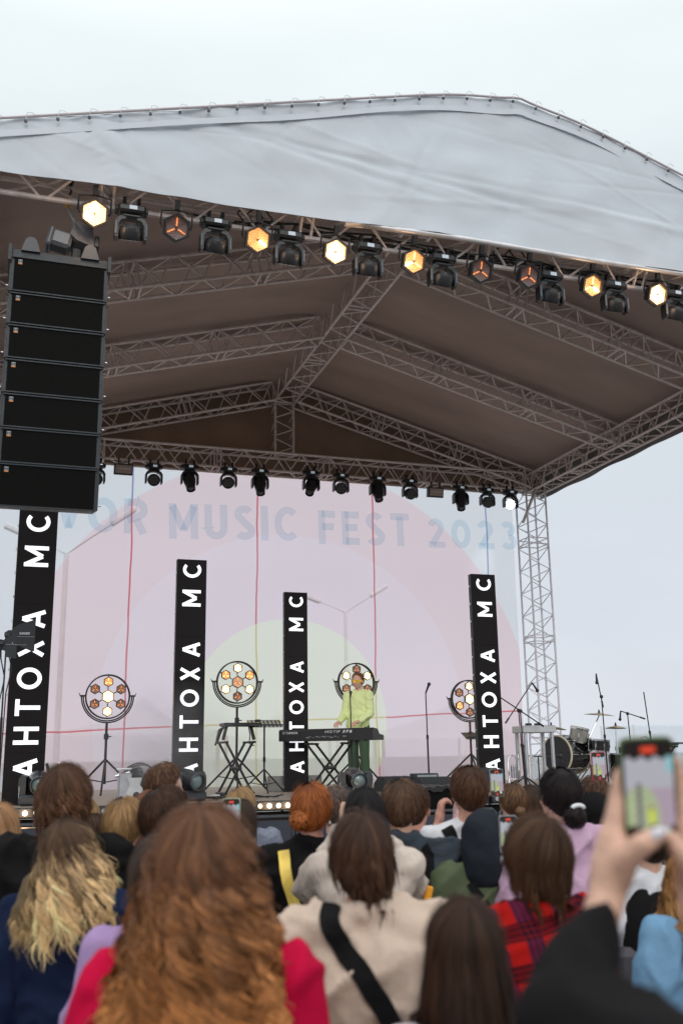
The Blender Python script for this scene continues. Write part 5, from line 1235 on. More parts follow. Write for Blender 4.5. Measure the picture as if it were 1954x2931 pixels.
    if fold:
        d = np.array([(max(0, 1-abs(noise.noise(Vector((c[0]*4+sd, c[1]*4+c[2]*3, c[2]*5-c[0]*4)))*3.2)))**1.5*fold*1.7+(max(0, 1-abs(noise.noise(Vector((c[0]*7-c[2]*5, c[1]*7+sd, c[2]*5+c[0]*6)))*3.5)))*fold*.8+noise.noise(Vector((c[0]*3, c[1]*3+sd, c[2]*3)))*fold*1.2-fold for c in co])
        co = co+no*d[:, None]
        me.vertices.foreach_set('co', co.ravel()); me.update()
    topo = link_mesh(me, 'jacket' if collar in ('coat', 'high') else ('hoodie' if collar == 'hoodie' else 'sweater'), topmat, t)
    INFO[t.name][1] = topo
    if hood:
        b = MB(); s = k; Q = (Hm.to_3x3()*(1/k)).to_4x4()
        b.ell(Hm @ Vector((0, -.012, .135)), (.114*s, .130*s, .134*s), Q, n=22, k=14); cap_blob(b, Hm @ Vector((0, -.030, .12)), Hm @ Vector((0, -.045, .03)), .116*s, .116*s); cap_blob(b, Hm @ Vector((0, -.05, .02)), Hm @ Vector((0, -.045, -.03)), .116*s, .120*s)
        b.ell(Hm @ Vector((0, .03, .13)), (.108*s, .07*s, .130*s), Q)
        m2 = remesh(b, .011, 10, 'hood'); [setattr(v, 'co', v.co*1.0+v.normal*(.010*noise.noise(v.co*9)+.006*noise.noise(v.co*19))) for v in m2.vertices]; link_mesh(m2, 'hood', hood, t)
    if hair: make_hair(t, Hm, k, **hair)
    return t, Hm, A, k

def lerp3(a, b, t): return np.array(a)[None, :]*(1-t)[:, None]+np.array(b)[None, :]*t[:, None]
HAIRM = mat('hair', (1, 1, 1), .5, 0, .05, 30, attr=True, spec=.16)
def make_hair(t, Hm, k, style='short', root=(.05, .03, .02), tip=None, n=700, length=.05, width=.0035, seed=1, vol=.012, wave=0.0, part=True, curl_in=0.0, spread=1.0, freq=22, bun=False, pony=None, dark=.6, hl=.95, fringe=True, nape=.18, lf=.13, omb=(1.25, -.2), npt=None, clumps=0, cvar=.0, curl=0.0, cfreq=110, tight=.35):
    rs = np.random.RandomState(seed); tip = tip or root
    if style == 'short': n = int(n*1.5)
    C = np.array((0, -.006, .140)); Rr = np.array((.082, .101, .108))+vol
    long_ = style in ('long', 'bob', 'mid')
    N = npt or (18 if style == 'long' else (12 if long_ else 7))
    V = []; Fc = []; CL = []
    crown = np.array((0.0, -.35, .94)); crown /= np.linalg.norm(crown)
    ex = np.array((1.0, 0, 0)); ey = np.cross(crown, ex)      # ey: towards the front? cross(crown, x)
    if ey[1] < 0: ey = -ey
    az = rs.uniform(0, 2*np.pi, n)
    if long_:
        th0 = np.abs(rs.normal(0, .55, n)); th0 = np.minimum(th0, 1.4)
        th0[rs.rand(n) < .45] *= .25
    else: th0 = np.arccos(1-rs.uniform(0, 1, n)*1.55)
    gid = None
    if clumps:
        gid = rs.randint(0, clumps, n); gaz = rs.uniform(0, 2*np.pi, clumps); gth = np.minimum(np.abs(rs.normal(0, .55, clumps)), 1.35); gth[rs.rand(clumps) < .4] *= .3
        az = gaz[gid]+rs.normal(0, .10, n); th0 = np.abs(gth[gid]+rs.normal(0, .10, n))
    ca, sa = np.cos(az), np.sin(az)
    frontness = ca            # 1 = towards the face
    # hairline limit (polar angle from crown)
    lim = np.where(frontness > 0, 1.72-.42*frontness, 1.95+.18*np.abs(frontness)) if True else 0
    if style == 'short': lim = np.where(frontness > 0, 1.65-.42*frontness, 1.82+nape*(-frontness))
    th0 = np.minimum(th0, lim*hl)
    L = length*rs.uniform(.72, 1.08, n)*(1 if not long_ else 1)
    if long_: L = L*np.where(frontness > .55, .85, 1.0)
    clump = rs.normal(0, 1, (40, 3)); cid = (az/(2*np.pi)*40).astype(int) % 40
    lay = rs.uniform(-.35, 1.0, n)
    if clumps: glay = rs.uniform(-.3, 1.15, clumps); lay = glay[gid]+rs.normal(0, .16, n); gph = rs.uniform(0, 6.28, clumps); gfr = cfreq*rs.uniform(.8, 1.25, clumps); gam = curl*rs.uniform(.5, 1.4, clumps); tot = np.zeros(n)
    pts = np.zeros((n, N, 3)); step = L/(N-1)
    th = th0.copy(); az_ = az.copy()
    fly = rs.rand(n) < (.035 if n > 1200 else .0); lay = lay+np.where(fly, rs.uniform(.8, 2.8, n), 0)
    swirl = rs.normal(.25 if style == 'short' else 0.0, .35 if style == 'short' else .07, n)
    if clumps: swirl = rs.normal(0, .12, clumps)[gid]+rs.normal(0, .03, n)
    def surf(th, az_, off):
        d = crown[None, :]*np.cos(th)[:, None]+(ex[None, :]*np.sin(az_)[:, None]+ey[None, :]*np.cos(az_)[:, None])*np.sin(th)[:, None]
        return C+d*(Rr+off[:, None]), d
    rl = rs.uniform(.0, 1, n)**1.5
    if style == 'short':
        near = np.exp(-(th0/.35)**2); az_ = az_*(1-near)+(rs.normal(1.2, .5, n))*near; width = width*.62
    fallen = np.zeros(n, bool); cur = None; fd = np.zeros(n)
    kap = .105
    for i in range(N):
        f = i/(N-1)
        lift = lay*(.006+.004*(not long_)) + (f*length*lf*rl if style == 'short' else 0)
        p, d = surf(th, az_, lift)
        if cur is None: cur = p.copy()
        tf = 1.62 if style != 'short' else 9
        newfall = (d[:, 2] < (-.02 if style != 'bob' else -.25)) & long_
        if i:
            q = cur.copy()
            # falling strands
            out_ = np.stack([d[:, 0], d[:, 1], 0*d[:, 0]], 1); nr = np.linalg.norm(out_, axis=1)[:, None]+1e-6; out_ /= nr
            wv = wave*np.sin(freq*fd+cid*1.7+lay)*np.minimum(1, fd*8)
            side = np.stack([-out_[:, 1], out_[:, 0], 0*nr[:, 0]], 1)
            q[:, 2] -= step*.97
            q += out_*(step*(.16*spread-curl_in*np.minimum(1, fd*6)))[:, None]*(1 if style == 'long' else .6) + side*(wv*.35)[:, None] + out_*(np.cos(freq*fd+cid*2.1)*wave*.25)[:, None]
            cur = np.where(fallen[:, None], q, p)
        pts[:, i, :] = cur
        if clumps and curl:
            o3 = np.stack([d[:, 0], d[:, 1], 0*d[:, 0]], 1); o3 /= np.linalg.norm(o3, axis=1)[:, None]+1e-6; s3 = np.stack([-o3[:, 1], o3[:, 0], 0*o3[:, 0]], 1)
            am_ = gam[gid]*np.clip((tot-.06)*9, 0, 1)*(1+lay*.3); ph_ = gfr[gid]*tot+gph[gid]+(lay-glay[gid])*1.2
            pts[:, i, :] += s3*(np.sin(ph_)*am_)[:, None]+o3*(np.cos(ph_)*am_*.9)[:, None]
            tot = tot+step
        fd = fd+np.where(fallen, step, 0)
        fallen |= newfall
        dth = step/kap
        stop = th+dth > (lim if style == 'short' else 9)
        th = np.where(fallen, th, np.where(stop, th+dth*.2, th+dth)); az_ = az_+swirl*step*4
    # gravity collision with back / shoulders in body space
    P4 = np.concatenate([pts.reshape(-1, 3), np.ones((n*N, 1))], 1) @ np.array(Hm).T
    Pw = P4[:, :3]
    zz = Pw[:, 2]/k; below = zz < 1.47
    xx = np.abs(Pw[:, 0])/k
    shl = 1.475-.35*np.maximum(0, xx-.07)            # shoulder surface height
    backy = -(.150+.02*np.clip((1.45-zz)/.2, 0, 1))*k
    inb = (zz < shl) & (xx < .23)
    isb = Pw[:, 1] < .02*k
    # push behind the back or in front of the chest
    Pw[:, 1] = np.where(inb & isb, np.minimum(Pw[:, 1], backy+rs.uniform(0, .012, n*N)), Pw[:, 1])
    Pw[:, 1] = np.where(inb & ~isb, np.maximum(Pw[:, 1], .14*k), Pw[:, 1])
    Pw = Pw.reshape(n, N, 3)
    if not clumps: Pw[:, 1:-1] = (Pw[:, :-2]+Pw[:, 1:-1]*2+Pw[:, 2:])/4
    else: Pw[:, 1:-1] = (Pw[:, :-2]+Pw[:, 1:-1]*6+Pw[:, 2:])/8
    cen = (np.array(Hm) @ np.array((*C, 1)))[:3]
    tan = np.gradient(Pw, axis=1); tan /= np.linalg.norm(tan, axis=2)[:, :, None]+1e-9
    nor = Pw-cen; nor[:, :, 2] *= .35; nor /= np.linalg.norm(nor, axis=2)[:, :, None]+1e-9
    sd_ = np.cross(tan, nor); sd_ /= np.linalg.norm(sd_, axis=2)[:, :, None]+1e-9
    fr = np.linspace(0, 1, N); wprof = width*k*np.minimum(1, (1-fr)*3.5+.12)*np.minimum(1, .55+fr*4)
    wv = wprof[None, :, None]*(rs.uniform(.6, 1.3, n)*np.where(fly, .4, 1))[:, None, None]
    nor2 = np.cross(sd_, tan)
    a_, m_, c_ = Pw-sd_*wv, Pw+nor2*wv*.45, Pw+sd_*wv
    verts = np.stack([a_, m_, c_], 2).reshape(-1, 3)
    base = np.arange(n)[:, None]*(N*3)+np.arange(N-1)[None, :]*3; base = base.reshape(-1)
    f1 = np.stack([base, base+1, base+4, base+3], 1); f2 = np.stack([base+1, base+2, base+5, base+4], 1); faces = np.concatenate([f1, f2])
    rv = np.clip(rs.normal(1, .16, n)+.10*clump[cid, 0], .5, 1.6)[:, None]
    tt = np.clip((fr[None, :]*omb[0]+omb[1]+rs.normal(0, .08, n)[:, None]), 0, 1)[:, :, None]
    if clumps: rv = rv*np.clip(rs.normal(1, cvar, clumps), .45, 1.7)[gid][:, None]
    cols = (np.array(root)[None, None, :]*(1-tt)+np.array(tip)[None, None, :]*tt)*rv[:, :, None]
    cols = np.repeat(cols[:, :, None, :], 3, 2).reshape(-1, 3)
    # ---- underlying volume
    b = MB(); Q = (Hm.to_3x3()*(1/k)).to_4x4(); vv = vol
    def el(x, y, z, a, b2, c): b.ell(Hm @ Vector((x, y, z)), (a*k, b2*k, c*k), Q, n=20, k=12)
    el(0, -.016, .147, .080+vv*.6, .095+vv*.5, .102+vv*.6)
    if style == 'short': el(0, -.045, .10, .066+vv*.4, .062+vv*.4, .072)
    if long_: el(0, -.04, .09, .080+vv*.7, .072+vv*.6, .09)
    if style in ('mid',): el(0, -.050, .04, .056+vv*.5, .05+vv*.4, .055)
    if style == 'bob': el(0, -.045, .05, .078+vv*.8, .066+vv*.5, .06)
    if style == 'long':
        cap_ = max(0, length-.20)
        zc = Hm @ Vector((0, -.075, .05)); ze = Vector((zc.x, -.13*k, zc.z-cap_*.8*k)); wds = (.072+vv*.9)*spread
        nn = 6
        for i in range(nn+1):
            p = zc.lerp(ze, i/nn); yb = min(p.y, -.135*k) if p.z < 1.45*k else p.y
            b.ell((p.x, yb, p.z), ((wds*(1+.12*i/nn*spread))*k, .032*k if i > 2 else .05*k, max(.05, cap_/nn*.8)*k))
    if bun:
        bx, by, bz, br = bun; el(bx, by, bz, br, br*.8, br)
    if pony:
        for i in range(6): el(0, -.125-.012*i*(i < 2), pony-.035*i, .030-.003*abs(i-2), .028, .035)
    bm = remesh(b, .010, 3, 'hb')
    nb = len(bm.vertices); bc = np.empty(nb*3); bm.vertices.foreach_get('co', bc); bc = bc.reshape(-1, 3)
    # cut the face opening : push base vertices under the skin where the face is
    Hi = np.array(Hm.inverted()); hc_ = bc @ Hi[:3, :3].T+Hi[:3, 3]
    face = (hc_[:, 1] > .035+.25*np.maximum(0, hc_[:, 2]-.165)) & (hc_[:, 2] < .19) | ((hc_[:, 1] > .0) & (hc_[:, 2] < .135) & (np.abs(hc_[:, 0]) > .0) if not long_ else (hc_[:, 1] > .045) & (hc_[:, 2] < .17))
    hc2 = hc_.copy(); ctr = np.array((0, 0, .12)); hc2[face] = ctr+(hc_[face]-ctr)*.72
    Hf = np.array(Hm); bc = hc2 @ Hf[:3, :3].T+Hf[:3, 3]
    bfaces = [tuple(p.vertices) for p in bm.polygons]
    bcol = np.tile(np.array(root)*.75*(1-.35)+np.array(tip)*.75*.35, (nb, 1))*dark; zt_ = np.clip((1.45*k-bc[:, 2])/(.4*k), 0, 1)[:, None]; bcol = bcol*(1-zt_)+np.array(tip)*dark*zt_
    extra_v = []; extra_f = []
    if bun:
        bx, by, bz, br = bun; c0 = Vector((bx, by, bz)); o0 = len(verts)
        vs2 = []; fs2 = []; 
        for j in range(90):
            ax = Vector(rs.normal(0, 1, 3)).normalized(); u_ = ax.orthogonal().normalized(); v_ = ax.cross(u_); ph = rs.uniform(0, 6.28); ln_ = rs.uniform(1.2, 2.8); rr_ = br*rs.uniform(.93, 1.12)
            for i in range(9):
                a = ph+ln_*i/8; p = c0+(u_*math.cos(a)+v_*math.sin(a))*rr_; sdv = ax*width*1.1
                for w_ in (-1, 1): vs2.append(list(Hm @ (p+sdv*w_)))
            b0_ = j*18
            fs2 += [(b0_+2*i, b0_+2*i+1, b0_+2*i+3, b0_+2*i+2) for i in range(8)]
        extra_v = np.array(vs2); extra_f = fs2
    allv = [verts, bc]; allc = [cols, bcol]; o1 = len(verts); F_ = [tuple(f) for f in faces.tolist()]+[tuple(i+o1 for i in f) for f in bfaces]
    if len(extra_v):
        o2 = o1+nb; allv.append(extra_v); allc.append(np.tile(np.array(tip), (len(extra_v), 1))*rs.uniform(.7, 1.25, (len(extra_v)//18, 1)).repeat(18, 0)); F_ += [tuple(i+o2 for i in f) for f in extra_f]
    allv = np.concatenate(allv); allc = np.clip(np.concatenate(allc), 0, 1)
    me = bpy.data.meshes.new('hair'); me.from_pydata(allv.tolist(), [], F_)
    ca_ = me.color_attributes.new('Col', 'FLOAT_COLOR', 'POINT'); ca_.data.foreach_set('color', np.concatenate([allc, np.ones((len(allc), 1))], 1).ravel().astype(np.float32))
    me.polygons.foreach_set('use_smooth', [True]*len(me.polygons)); me.update()
    bpy.data.meshes.remove(bm)
    return link_mesh(me, 'hair', HAIRM, t)

def strap_on(t, pts, wd, m_, name='strap', off=.012, parent=None):
    """ribbon laid over the clothes: pts are body-space (x, z, side) with side -1 back, +1 front"""
    top = INFO[t.name][1]; me = top.data
    bv = BVHTree.FromPolygons([v.co for v in me.vertices], [tuple(p.vertices) for p in me.polygons])
    k = INFO[t.name][0]; P = []
    for x, z, s_ in pts:
        o = Vector((x*k, s_*.6, z*k)); h = bv.ray_cast(o, Vector((0, -s_, 0)))
        if h[0] is None: h = bv.find_nearest(Vector((x*k, s_*.1, z*k)))
        P.append((Vector(h[0]), Vector(h[1])))
    # resample
    Q = []
    for i in range(len(P)-1):
        for f in np.linspace(0, 1, 8, endpoint=False):
            p = P[i][0].lerp(P[i+1][0], f); hn = bv.find_nearest(p); Q.append((Vector(hn[0]), Vector(hn[1])))
    Q.append(P[-1]); b = MB(); n_ = len(Q); L = []
    for it in range(3): Q = [Q[0]]+[((Q[i-1][0]+Q[i][0]*2+Q[i+1][0])/4+Q[i][1]*.0015, (Q[i-1][1]+Q[i][1]+Q[i+1][1]).normalized()) for i in range(1, n_-1)]+[Q[-1]]
    for i, (p, nn) in enumerate(Q):
        d = (Q[min(i+1, n_-1)][0]-Q[max(i-1, 0)][0]).normalized(); s_ = d.cross(nn).normalized()
        a = p+s_*wd/2; c = p-s_*wd/2
        ha, hc2 = (a,), (c,)
        L += [Vector(ha[0])+nn*off*.3, Vector(ha[0])+nn*off, Vector(hc2[0])+nn*off, Vector(hc2[0])+nn*off*.3]
    b.add(L, [(4*i+j, 4*i+(j+1) % 4, 4*i+4+(j+1) % 4, 4*i+4+j) for i in range(n_-1) for j in range(4)])
    o = b.build(name, m_, parent, smooth=40)
    if parent is None: o.matrix_world = Matrix.Translation(t.location) @ Matrix.Rotation(t.rotation_euler.z, 4, 'Z')
    return o
def phone(label, M, case=BLK, scr='show', s=1.0, thick=.009):
    """screen faces local -Y, long side up; M = world matrix of the centre"""
    t = thing('smartphone', label, 'phone'); t.matrix_world = M
    w_, h_ = .0735*s, .150*s
    b = MB(); r_ = .010*s; pts = []
    for cx, cz, a0 in ((w_/2-r_, h_/2-r_, 0), (-w_/2+r_, h_/2-r_, 90), (-w_/2+r_, -h_/2+r_, 180), (w_/2-r_, -h_/2+r_, 270)): pts += [(cx+r_*math.cos(R(a0+a)), cz+r_*math.sin(R(a0+a))) for a in (0, 30, 60, 90)]
    b.poly([(x*1.04, z*1.02) for x, z in pts], thick, Matrix.Translation((0, -.0005, 0))); b.build('case', case, t)
    b = MB(); b.poly([(x*.985, z*.99) for x, z in pts], .001, Matrix.Translation((0, -.0025, 0))); b.build('bezel', BLK, t)
    sw, sh_ = w_*.93, h_*.95; nx_, nz_ = 40, 84
    vs = []; fs = []; cols = []
    for j in range(nz_):
        for i in range(nx_):
            x0 = -sw/2+sw*i/nx_; x1 = -sw/2+sw*(i+1)/nx_; z0_ = -sh_/2+sh_*j/nz_; z1_ = -sh_/2+sh_*(j+1)/nz_
            o_ = len(vs); vs += [(x0, -.0032, z0_), (x1, -.0032, z0_), (x1, -.0032, z1_), (x0, -.0032, z1_)]; fs.append((o_, o_+1, o_+2, o_+3))
            u, v = (i+.5)/nx_, (j+.5)/nz_; c = (.44, .42, .47)
            if v > .84+.02*math.sin(u*22): c = (.012, .009, .008)
            elif v > .55: c = (.40-.0*u, .40, .45) if u < .85 or v < .7 else (.25, .48, .52)
            else: c = (.38, .30, .37)
            if math.hypot((u-.30)/.40, (v-.25)/.33) < 1 and v < .84: c = (.36, .42, .25)
            if abs(u-.28) < .05 and .1 < v < .60: c = (.03, .02, .03) if int(v*26) % 2 else (.25, .24, .27)
            if abs(u-.52) < .06 and .2 < v < .33: c = (.55, .62, .05)
            if abs(u-.51) < .045 and .33 <= v < .37: c = (.35, .15, .07)
            if v < .16+.03*math.sin(u*14): c = (.025, .015, .013) if (i*7+j*3) % 5 else (.12, .05, .03)
            if math.hypot((u-.5)*sw, (v-.935)*sh_) < .0 : pass
            if abs(u-.5) < .16 and abs(v-.925) < .028: c = (.75, .07, .03)
            if math.hypot((u-.80)*sw, (v-.115)*sh_) < .006*s: c = (.55, .62, .58)
            if math.hypot((u-.50)*sw, (v-.05)*sh_) < .006*s: c = (.7, .05, .04)
            cols += [(*c, 1)]*4
    me = bpy.data.meshes.new('screen'); me.from_pydata(vs, [], fs); ca_ = me.color_attributes.new('Col', 'FLOAT_COLOR', 'POINT'); ca_.data.foreach_set('color', np.array(cols, dtype=np.float32).ravel())
    if 'screen_m' not in MATS:
        M_ = bpy.data.materials.new('phone_screen'); M_.use_nodes = True; b_ = M_.node_tree.nodes['Principled BSDF']; a = M_.node_tree.nodes.new('ShaderNodeAttribute'); a.attribute_name = 'Col'
        M_.node_tree.links.new(a.outputs['Color'], b_.inputs['Emission Color']); b_.inputs['Emission Strength'].default_value = 1.0; b_.inputs['Base Color'].default_value = (.01, .01, .01, 1); b_.inputs['Roughness'].default_value = .15; MATS['screen_m'] = M_
    link_mesh(me, 'screen', MATS['screen_m'], t)
    return t
_old = None
def cloth(name, col, rough=.85, var=.10, scale=7, bump=.25, bscale=120, stretch=None, sheen=0): return mat(name, tuple(c*.85 for c in col), rough, 0, var, scale, bump, bscale, stretch=stretch, sheen=sheen, spec=.08)
def plaid_mat():
    M = bpy.data.materials.new('red_plaid_wool'); M.use_nodes = True; t = M.node_tree; N = t.nodes.new; L = t.links; b = t.nodes['Principled BSDF']; b.inputs['Roughness'].default_value = .9; b.inputs['Specular IOR Level'].default_value = .08
    tcn = N('ShaderNodeTexCoord'); mp = N('ShaderNodeMapping'); mp.inputs['Rotation'].default_value = (0, R(12), 0); L.new(tcn.outputs['Object'], mp.inputs[0]); s_ = N('ShaderNodeSeparateXYZ'); L.new(mp.outputs[0], s_.inputs[0])
    def m(op, a, c=None):
        n = N('ShaderNodeMath'); n.operation = op
        for i, q in enumerate((a, c)):
            if q is None: continue
            if hasattr(q, 'is_linked'): L.new(q, n.inputs[i])
            else: n.inputs[i].default_value = q
        return n.outputs[0]
    def band(ax, lo, hi, per): f = m('FRACT', m('MULTIPLY', m('ADD', ax, 10.03), 1/per)); return m('MULTIPLY', m('GREATER_THAN', f, lo), m('LESS_THAN', f, hi))
    X, Z = s_.outputs['X'], s_.outputs['Z']
    bx, bz = band(X, .1, .58, .105), band(Z, .1, .55, .105)
    fx, fz = band(X, .2, .5, .016), band(Z, .2, .5, .016)
    def mix(f, a, c):
        n = N('ShaderNodeMixRGB'); L.new(f, n.inputs[0])
        for i, q in ((1, a), (2, c)):
            if isinstance(q, tuple): n.inputs[i].default_value = (*q, 1)
            else: L.new(q, n.inputs[i])
        return n.outputs[0]
    red, nav, blk = (.42, .012, .010), (.020, .014, .045), (.010, .006, .012)
    c1 = mix(m('MULTIPLY', bx, .88), red, nav); c2 = mix(m('MULTIPLY', bz, .82), c1, blk); c3 = mix(m('MULTIPLY', m('MAXIMUM', m('MULTIPLY', fx, bx), m('MULTIPLY', fz, bz)), .3), c2, red)
    L.new(c3, b.inputs['Base Color'])
    nn = N('ShaderNodeTexNoise'); nn.inputs['Scale'].default_value = 200; L.new(tcn.outputs['Object'], nn.inputs['Vector']); bp = N('ShaderNodeBump'); bp.inputs['Strength'].default_value = .3; bp.inputs['Distance'].default_value = .004; L.new(nn.outputs[0], bp.inputs['Height']); L.new(bp.outputs[0], b.inputs['Normal'])
    return M
BLACKC = cloth('black_cotton', (.013, .012, .013)); NAVY = cloth('navy_cotton', (.012, .020, .055)); BEIGE = cloth('beige_fleece', (.74, .58, .47), .95, .05, 4, .35, 260)
CREAM_K = cloth('cream_rib_knit', (.72, .61, .53), .95, .05, 4, .8, 60, (1, 1, .05)); SLATE = cloth('slate_twill', (.060, .075, .095)); WHITEC = cloth('white_cotton', (.80, .80, .84)); PINKH = cloth('pink_fleece', (.70, .46, .63), .95, .04, 5, .3, 200)
LILAC = cloth('lilac_rib', (.47, .32, .58), .9, .04, 5, .6, 80, (1, 1, .1)); REDH = cloth('crimson_cotton', (.62, .006, .055)); WOOLG = cloth('grey_blue_wool', (.26, .28, .36), .98, .18, 60, .7, 150); DGREY = cloth('grey_blue_jacket', (.07, .072, .10))
OLIVE = cloth('olive_nylon', (.12, .15, .085), .7); HOODN = cloth('charcoal_hood', (.028, .033, .043), .95, .1, 9, .3, 200); DENIM = cloth('light_denim', (.20, .38, .58), .9, .06, 8); JEANS = cloth('blue_jeans', (.07, .12, .19), .9, .25, 20)
LIME = cloth('lime_knit', (.88, 1.0, .50), .9, .04, 6, .3, 200); GREENC = cloth('green_corduroy', (.085, .14, .085), .9, .15, 4, .6, 90, (1, 1, .1)); CREAMJ = cloth('cream_pink_shell', (.72, .60, .60), .8); NAVYS = cloth('dark_navy_shirt', (.02, .025, .05))
BLK_W = cloth('black_webbing', (.014, .014, .015), .7, .1, 20, .5, 300, sheen=0)
def at_d(x, y, d): v = (fw*F_PX+cr*(x-977)-cu*(y-1465.5))/F_PX*d; return Vector((0, 0, CAMZ))+v
def crowd(label, x, y, d, dx=0, **kw):
    """x, y = photo pixel of the top of the hair, d = distance along the view axis"""
    p = at_d(x, y, d); zt = p.z-kw.pop('hairh', .022)
    face = math.degrees(math.atan2(3.9-p.x, 14.8-p.y))+kw.pop('df', 0)
    vw = .02
    # the head sits slightly behind the body origin: place the origin in front of it
    f = R(face); ox, oy = p.x+math.sin(f)*vw, p.y+math.cos(f)*vw
    return make_person(label, ox, oy, zt, face, **kw)
BR = (.075, .036, .021); DB = (.032, .017, .011); BK = (.008, .006, .006); GB = (.34, .19, .085)
RS = dict(style='short')
# --- the singer
kw = dict(build=.97)
sg, Hs, As, ks = make_person('singer in a lime sweater, green trousers and yellow sunglasses behind the long keyboard', 0, 0, 1.77, 229, top=.022, topmat=LIME, pants=GREENC, arms='keys', collar='round', tilt=-4, turn=-6, height=1.77, fold=.007, fine=True, vox=.010,
    hair=dict(style='short', root=(.17, .075, .035), tip=(.26, .12, .05), n=1500, length=.045, width=.003, seed=3, vol=.004, hl=.80, dark=.8), **kw)
pp = PX(1023, 1960, Y=14.95); sg.location = (pp.x, 14.95, S); sg['category'] = 'person'
b = MB(); b.lathe([(.205, .76), (.205, .82), (.19, .90)], Matrix.Diagonal((1, .76, 1, 1)), 30); b.build('undershirt_hem', WHITEC, sg, smooth=True)
b = MB(); b.tube([(.066*math.cos(a), -.028+.062*math.sin(a), 1.474+.006*math.cos(2*a)) for a in np.arange(0, 6.28, .35)], .010, 6, closed=True); b.build('undershirt_collar', WHITEC, sg, smooth=True)
b = MB(); vs = []
for i in range(15):
    a = R(-70+140*i/14); rx, ry = .080, .100
    for z in (.095, .112, .130): vs.append(Hs @ Vector((rx*math.sin(a), ry*math.cos(a)+.004, z+(.006 if abs(i-7) > 5 else 0)-(.010*math.exp(-((i-7)/1.2)**2) if z < .1 else 0)*-1)))
b.add(vs, [(i*3+k_, i*3+k_+1, i*3+k_+4, i*3+k_+3) for i in range(14) for k_ in range(2)]); gl = b.build('sunglasses', mat('mirror_yellow_lens', (.95, .55, .05), .15, .6, .2, 30), sg, smooth=True)
b = MB()
for s_ in (-1, 1): b.tube([Hs @ Vector((s_*.076, .035, .125)), Hs @ Vector((s_*.080, .0, .122)), Hs @ Vector((s_*.080, -.01, .118))], .004, 6)
b.tube([Hs @ Vector((.080*math.sin(R(a)), .100*math.cos(R(a))+.006, .132)) for a in range(-70, 71, 10)], .004, 5); b.build('glasses_frame', mat('yellow_frame', (.85, .62, .04), .4), gl)
# --- nearest rows
t, H, A, k = crowd('woman with very long wavy brown hair and crimson hoodie, largest head in the crowd', 584, 2316, 2.12, df=2, female=True, build=1.15, top=.030, topmat=REDH, collar='hoodie', tilt=4, hairh=.03,
    hair=dict(style='long', root=(.13, .058, .030), tip=(.58, .235, .075), n=3600, length=.66, width=.0030, seed=11, vol=.028, wave=.012, spread=1.35, freq=25, dark=.35, npt=54, clumps=230, cvar=.30, curl=.016, cfreq=68))
t, H, A, k = crowd('woman with long dark-rooted blonde hair and a navy hooded jacket', 219, 2346, 3.45, df=4, turn=12, roll=-7, female=True, build=1.12, top=.036, topmat=NAVY, collar='hoodie', tilt=6,
    hair=dict(style='long', root=(.085, .048, .028), tip=(.92, .62, .31), n=3400, length=.38, width=.0028, seed=12, vol=.012, wave=.012, spread=1.9, freq=19, dark=.42, npt=30, clumps=150, cvar=.25, curl=.016, cfreq=38, omb=(1.6, -.50)))
t, H, A, k = crowd('tall person with tousled brown collar-length hair in a black hoodie', 189, 2190, 4.1, df=6, turn=10, roll=6, build=1.12, top=.036, topmat=BLACKC, collar='hoodie',
    hair=dict(style='mid', root=BR, tip=(.13, .062, .034), n=3000, length=.205, width=.003, seed=13, vol=.014, wave=.01, spread=.0, freq=30, curl_in=.55, npt=22, clumps=150, cvar=.28, curl=.010, cfreq=60, dark=.5))
crowd('boy with bowl-cut blond-brown hair and red ears in a black sweater', 360, 2277, 4.25, df=2, build=.95, topmat=BLACKC, skin=SKIN_R, collar='round',
    hair=dict(style='short', root=(.28, .16, .075), tip=(.55, .34, .15), n=2200, length=.085, width=.003, seed=14, vol=.008, hl=.85, lf=.03, nape=.0, dark=.5))
t5 = crowd('person with dark brown cropped hair turned right, grey-blue jacket and black bag strap', 485, 2249, 4.1, df=6, turn=30, build=1.05, top=.03, topmat=DGREY, collar='coat',
    hair=dict(style='short', root=(.032, .016, .010), tip=(.085, .042, .024), n=2200, length=.065, width=.003, seed=15, vol=.014, dark=.55))
crowd('man with short brown hair looking right, highest head left of centre', 477, 2180, 5.5, df=10, turn=38, roll=5, topmat=DGREY, hair=dict(style='short', root=BR, tip=(.16, .085, .05), n=1200, length=.04, width=.0035, seed=16, vol=.008))
crowd('auburn-haired woman mostly hidden between the bowl-cut boy and the cropped dark head', 432, 2262, 5.2, female=True, topmat=BLACKC, hair=dict(style='mid', root=(.16, .06, .03), tip=(.22, .09, .045), n=1000, length=.22, width=.004, seed=17, vol=.014, spread=.3))
crowd('blonde woman half hidden behind the tall tousled head', 250, 2283, 5.9, female=True, topmat=DGREY, hair=dict(style='long', root=(.25, .15, .07), tip=(.45, .28, .14), n=900, length=.36, width=.004, seed=18, vol=.010))
crowd('child with dark brown hair low behind the blonde woman', 270, 2325, 5.3, topmat=BLACKC, build=.85, hair=dict(style='short', root=DB, tip=(.10, .055, .035), n=900, length=.05, width=.004, seed=19, vol=.008))
crowd('woman with long strawberry blonde hair cut by the left edge', 12, 2296, 4.9, female=True, topmat=cloth('pale_top', (.35, .33, .36)), df=8, hair=dict(style='long', root=(.30, .16, .08), tip=(.52, .30, .14), n=1500, length=.42, width=.0035, seed=20, vol=.008))
crowd('dark-haired woman in a lilac ribbed top hidden behind long wavy hair', 462, 2385, 2.9, female=True, topmat=LILAC, df=3, build=1.05, hair=dict(style='mid', root=(.035, .022, .016), tip=(.08, .05, .035), n=1800, length=.24, width=.003, seed=21, vol=.012, spread=.3))
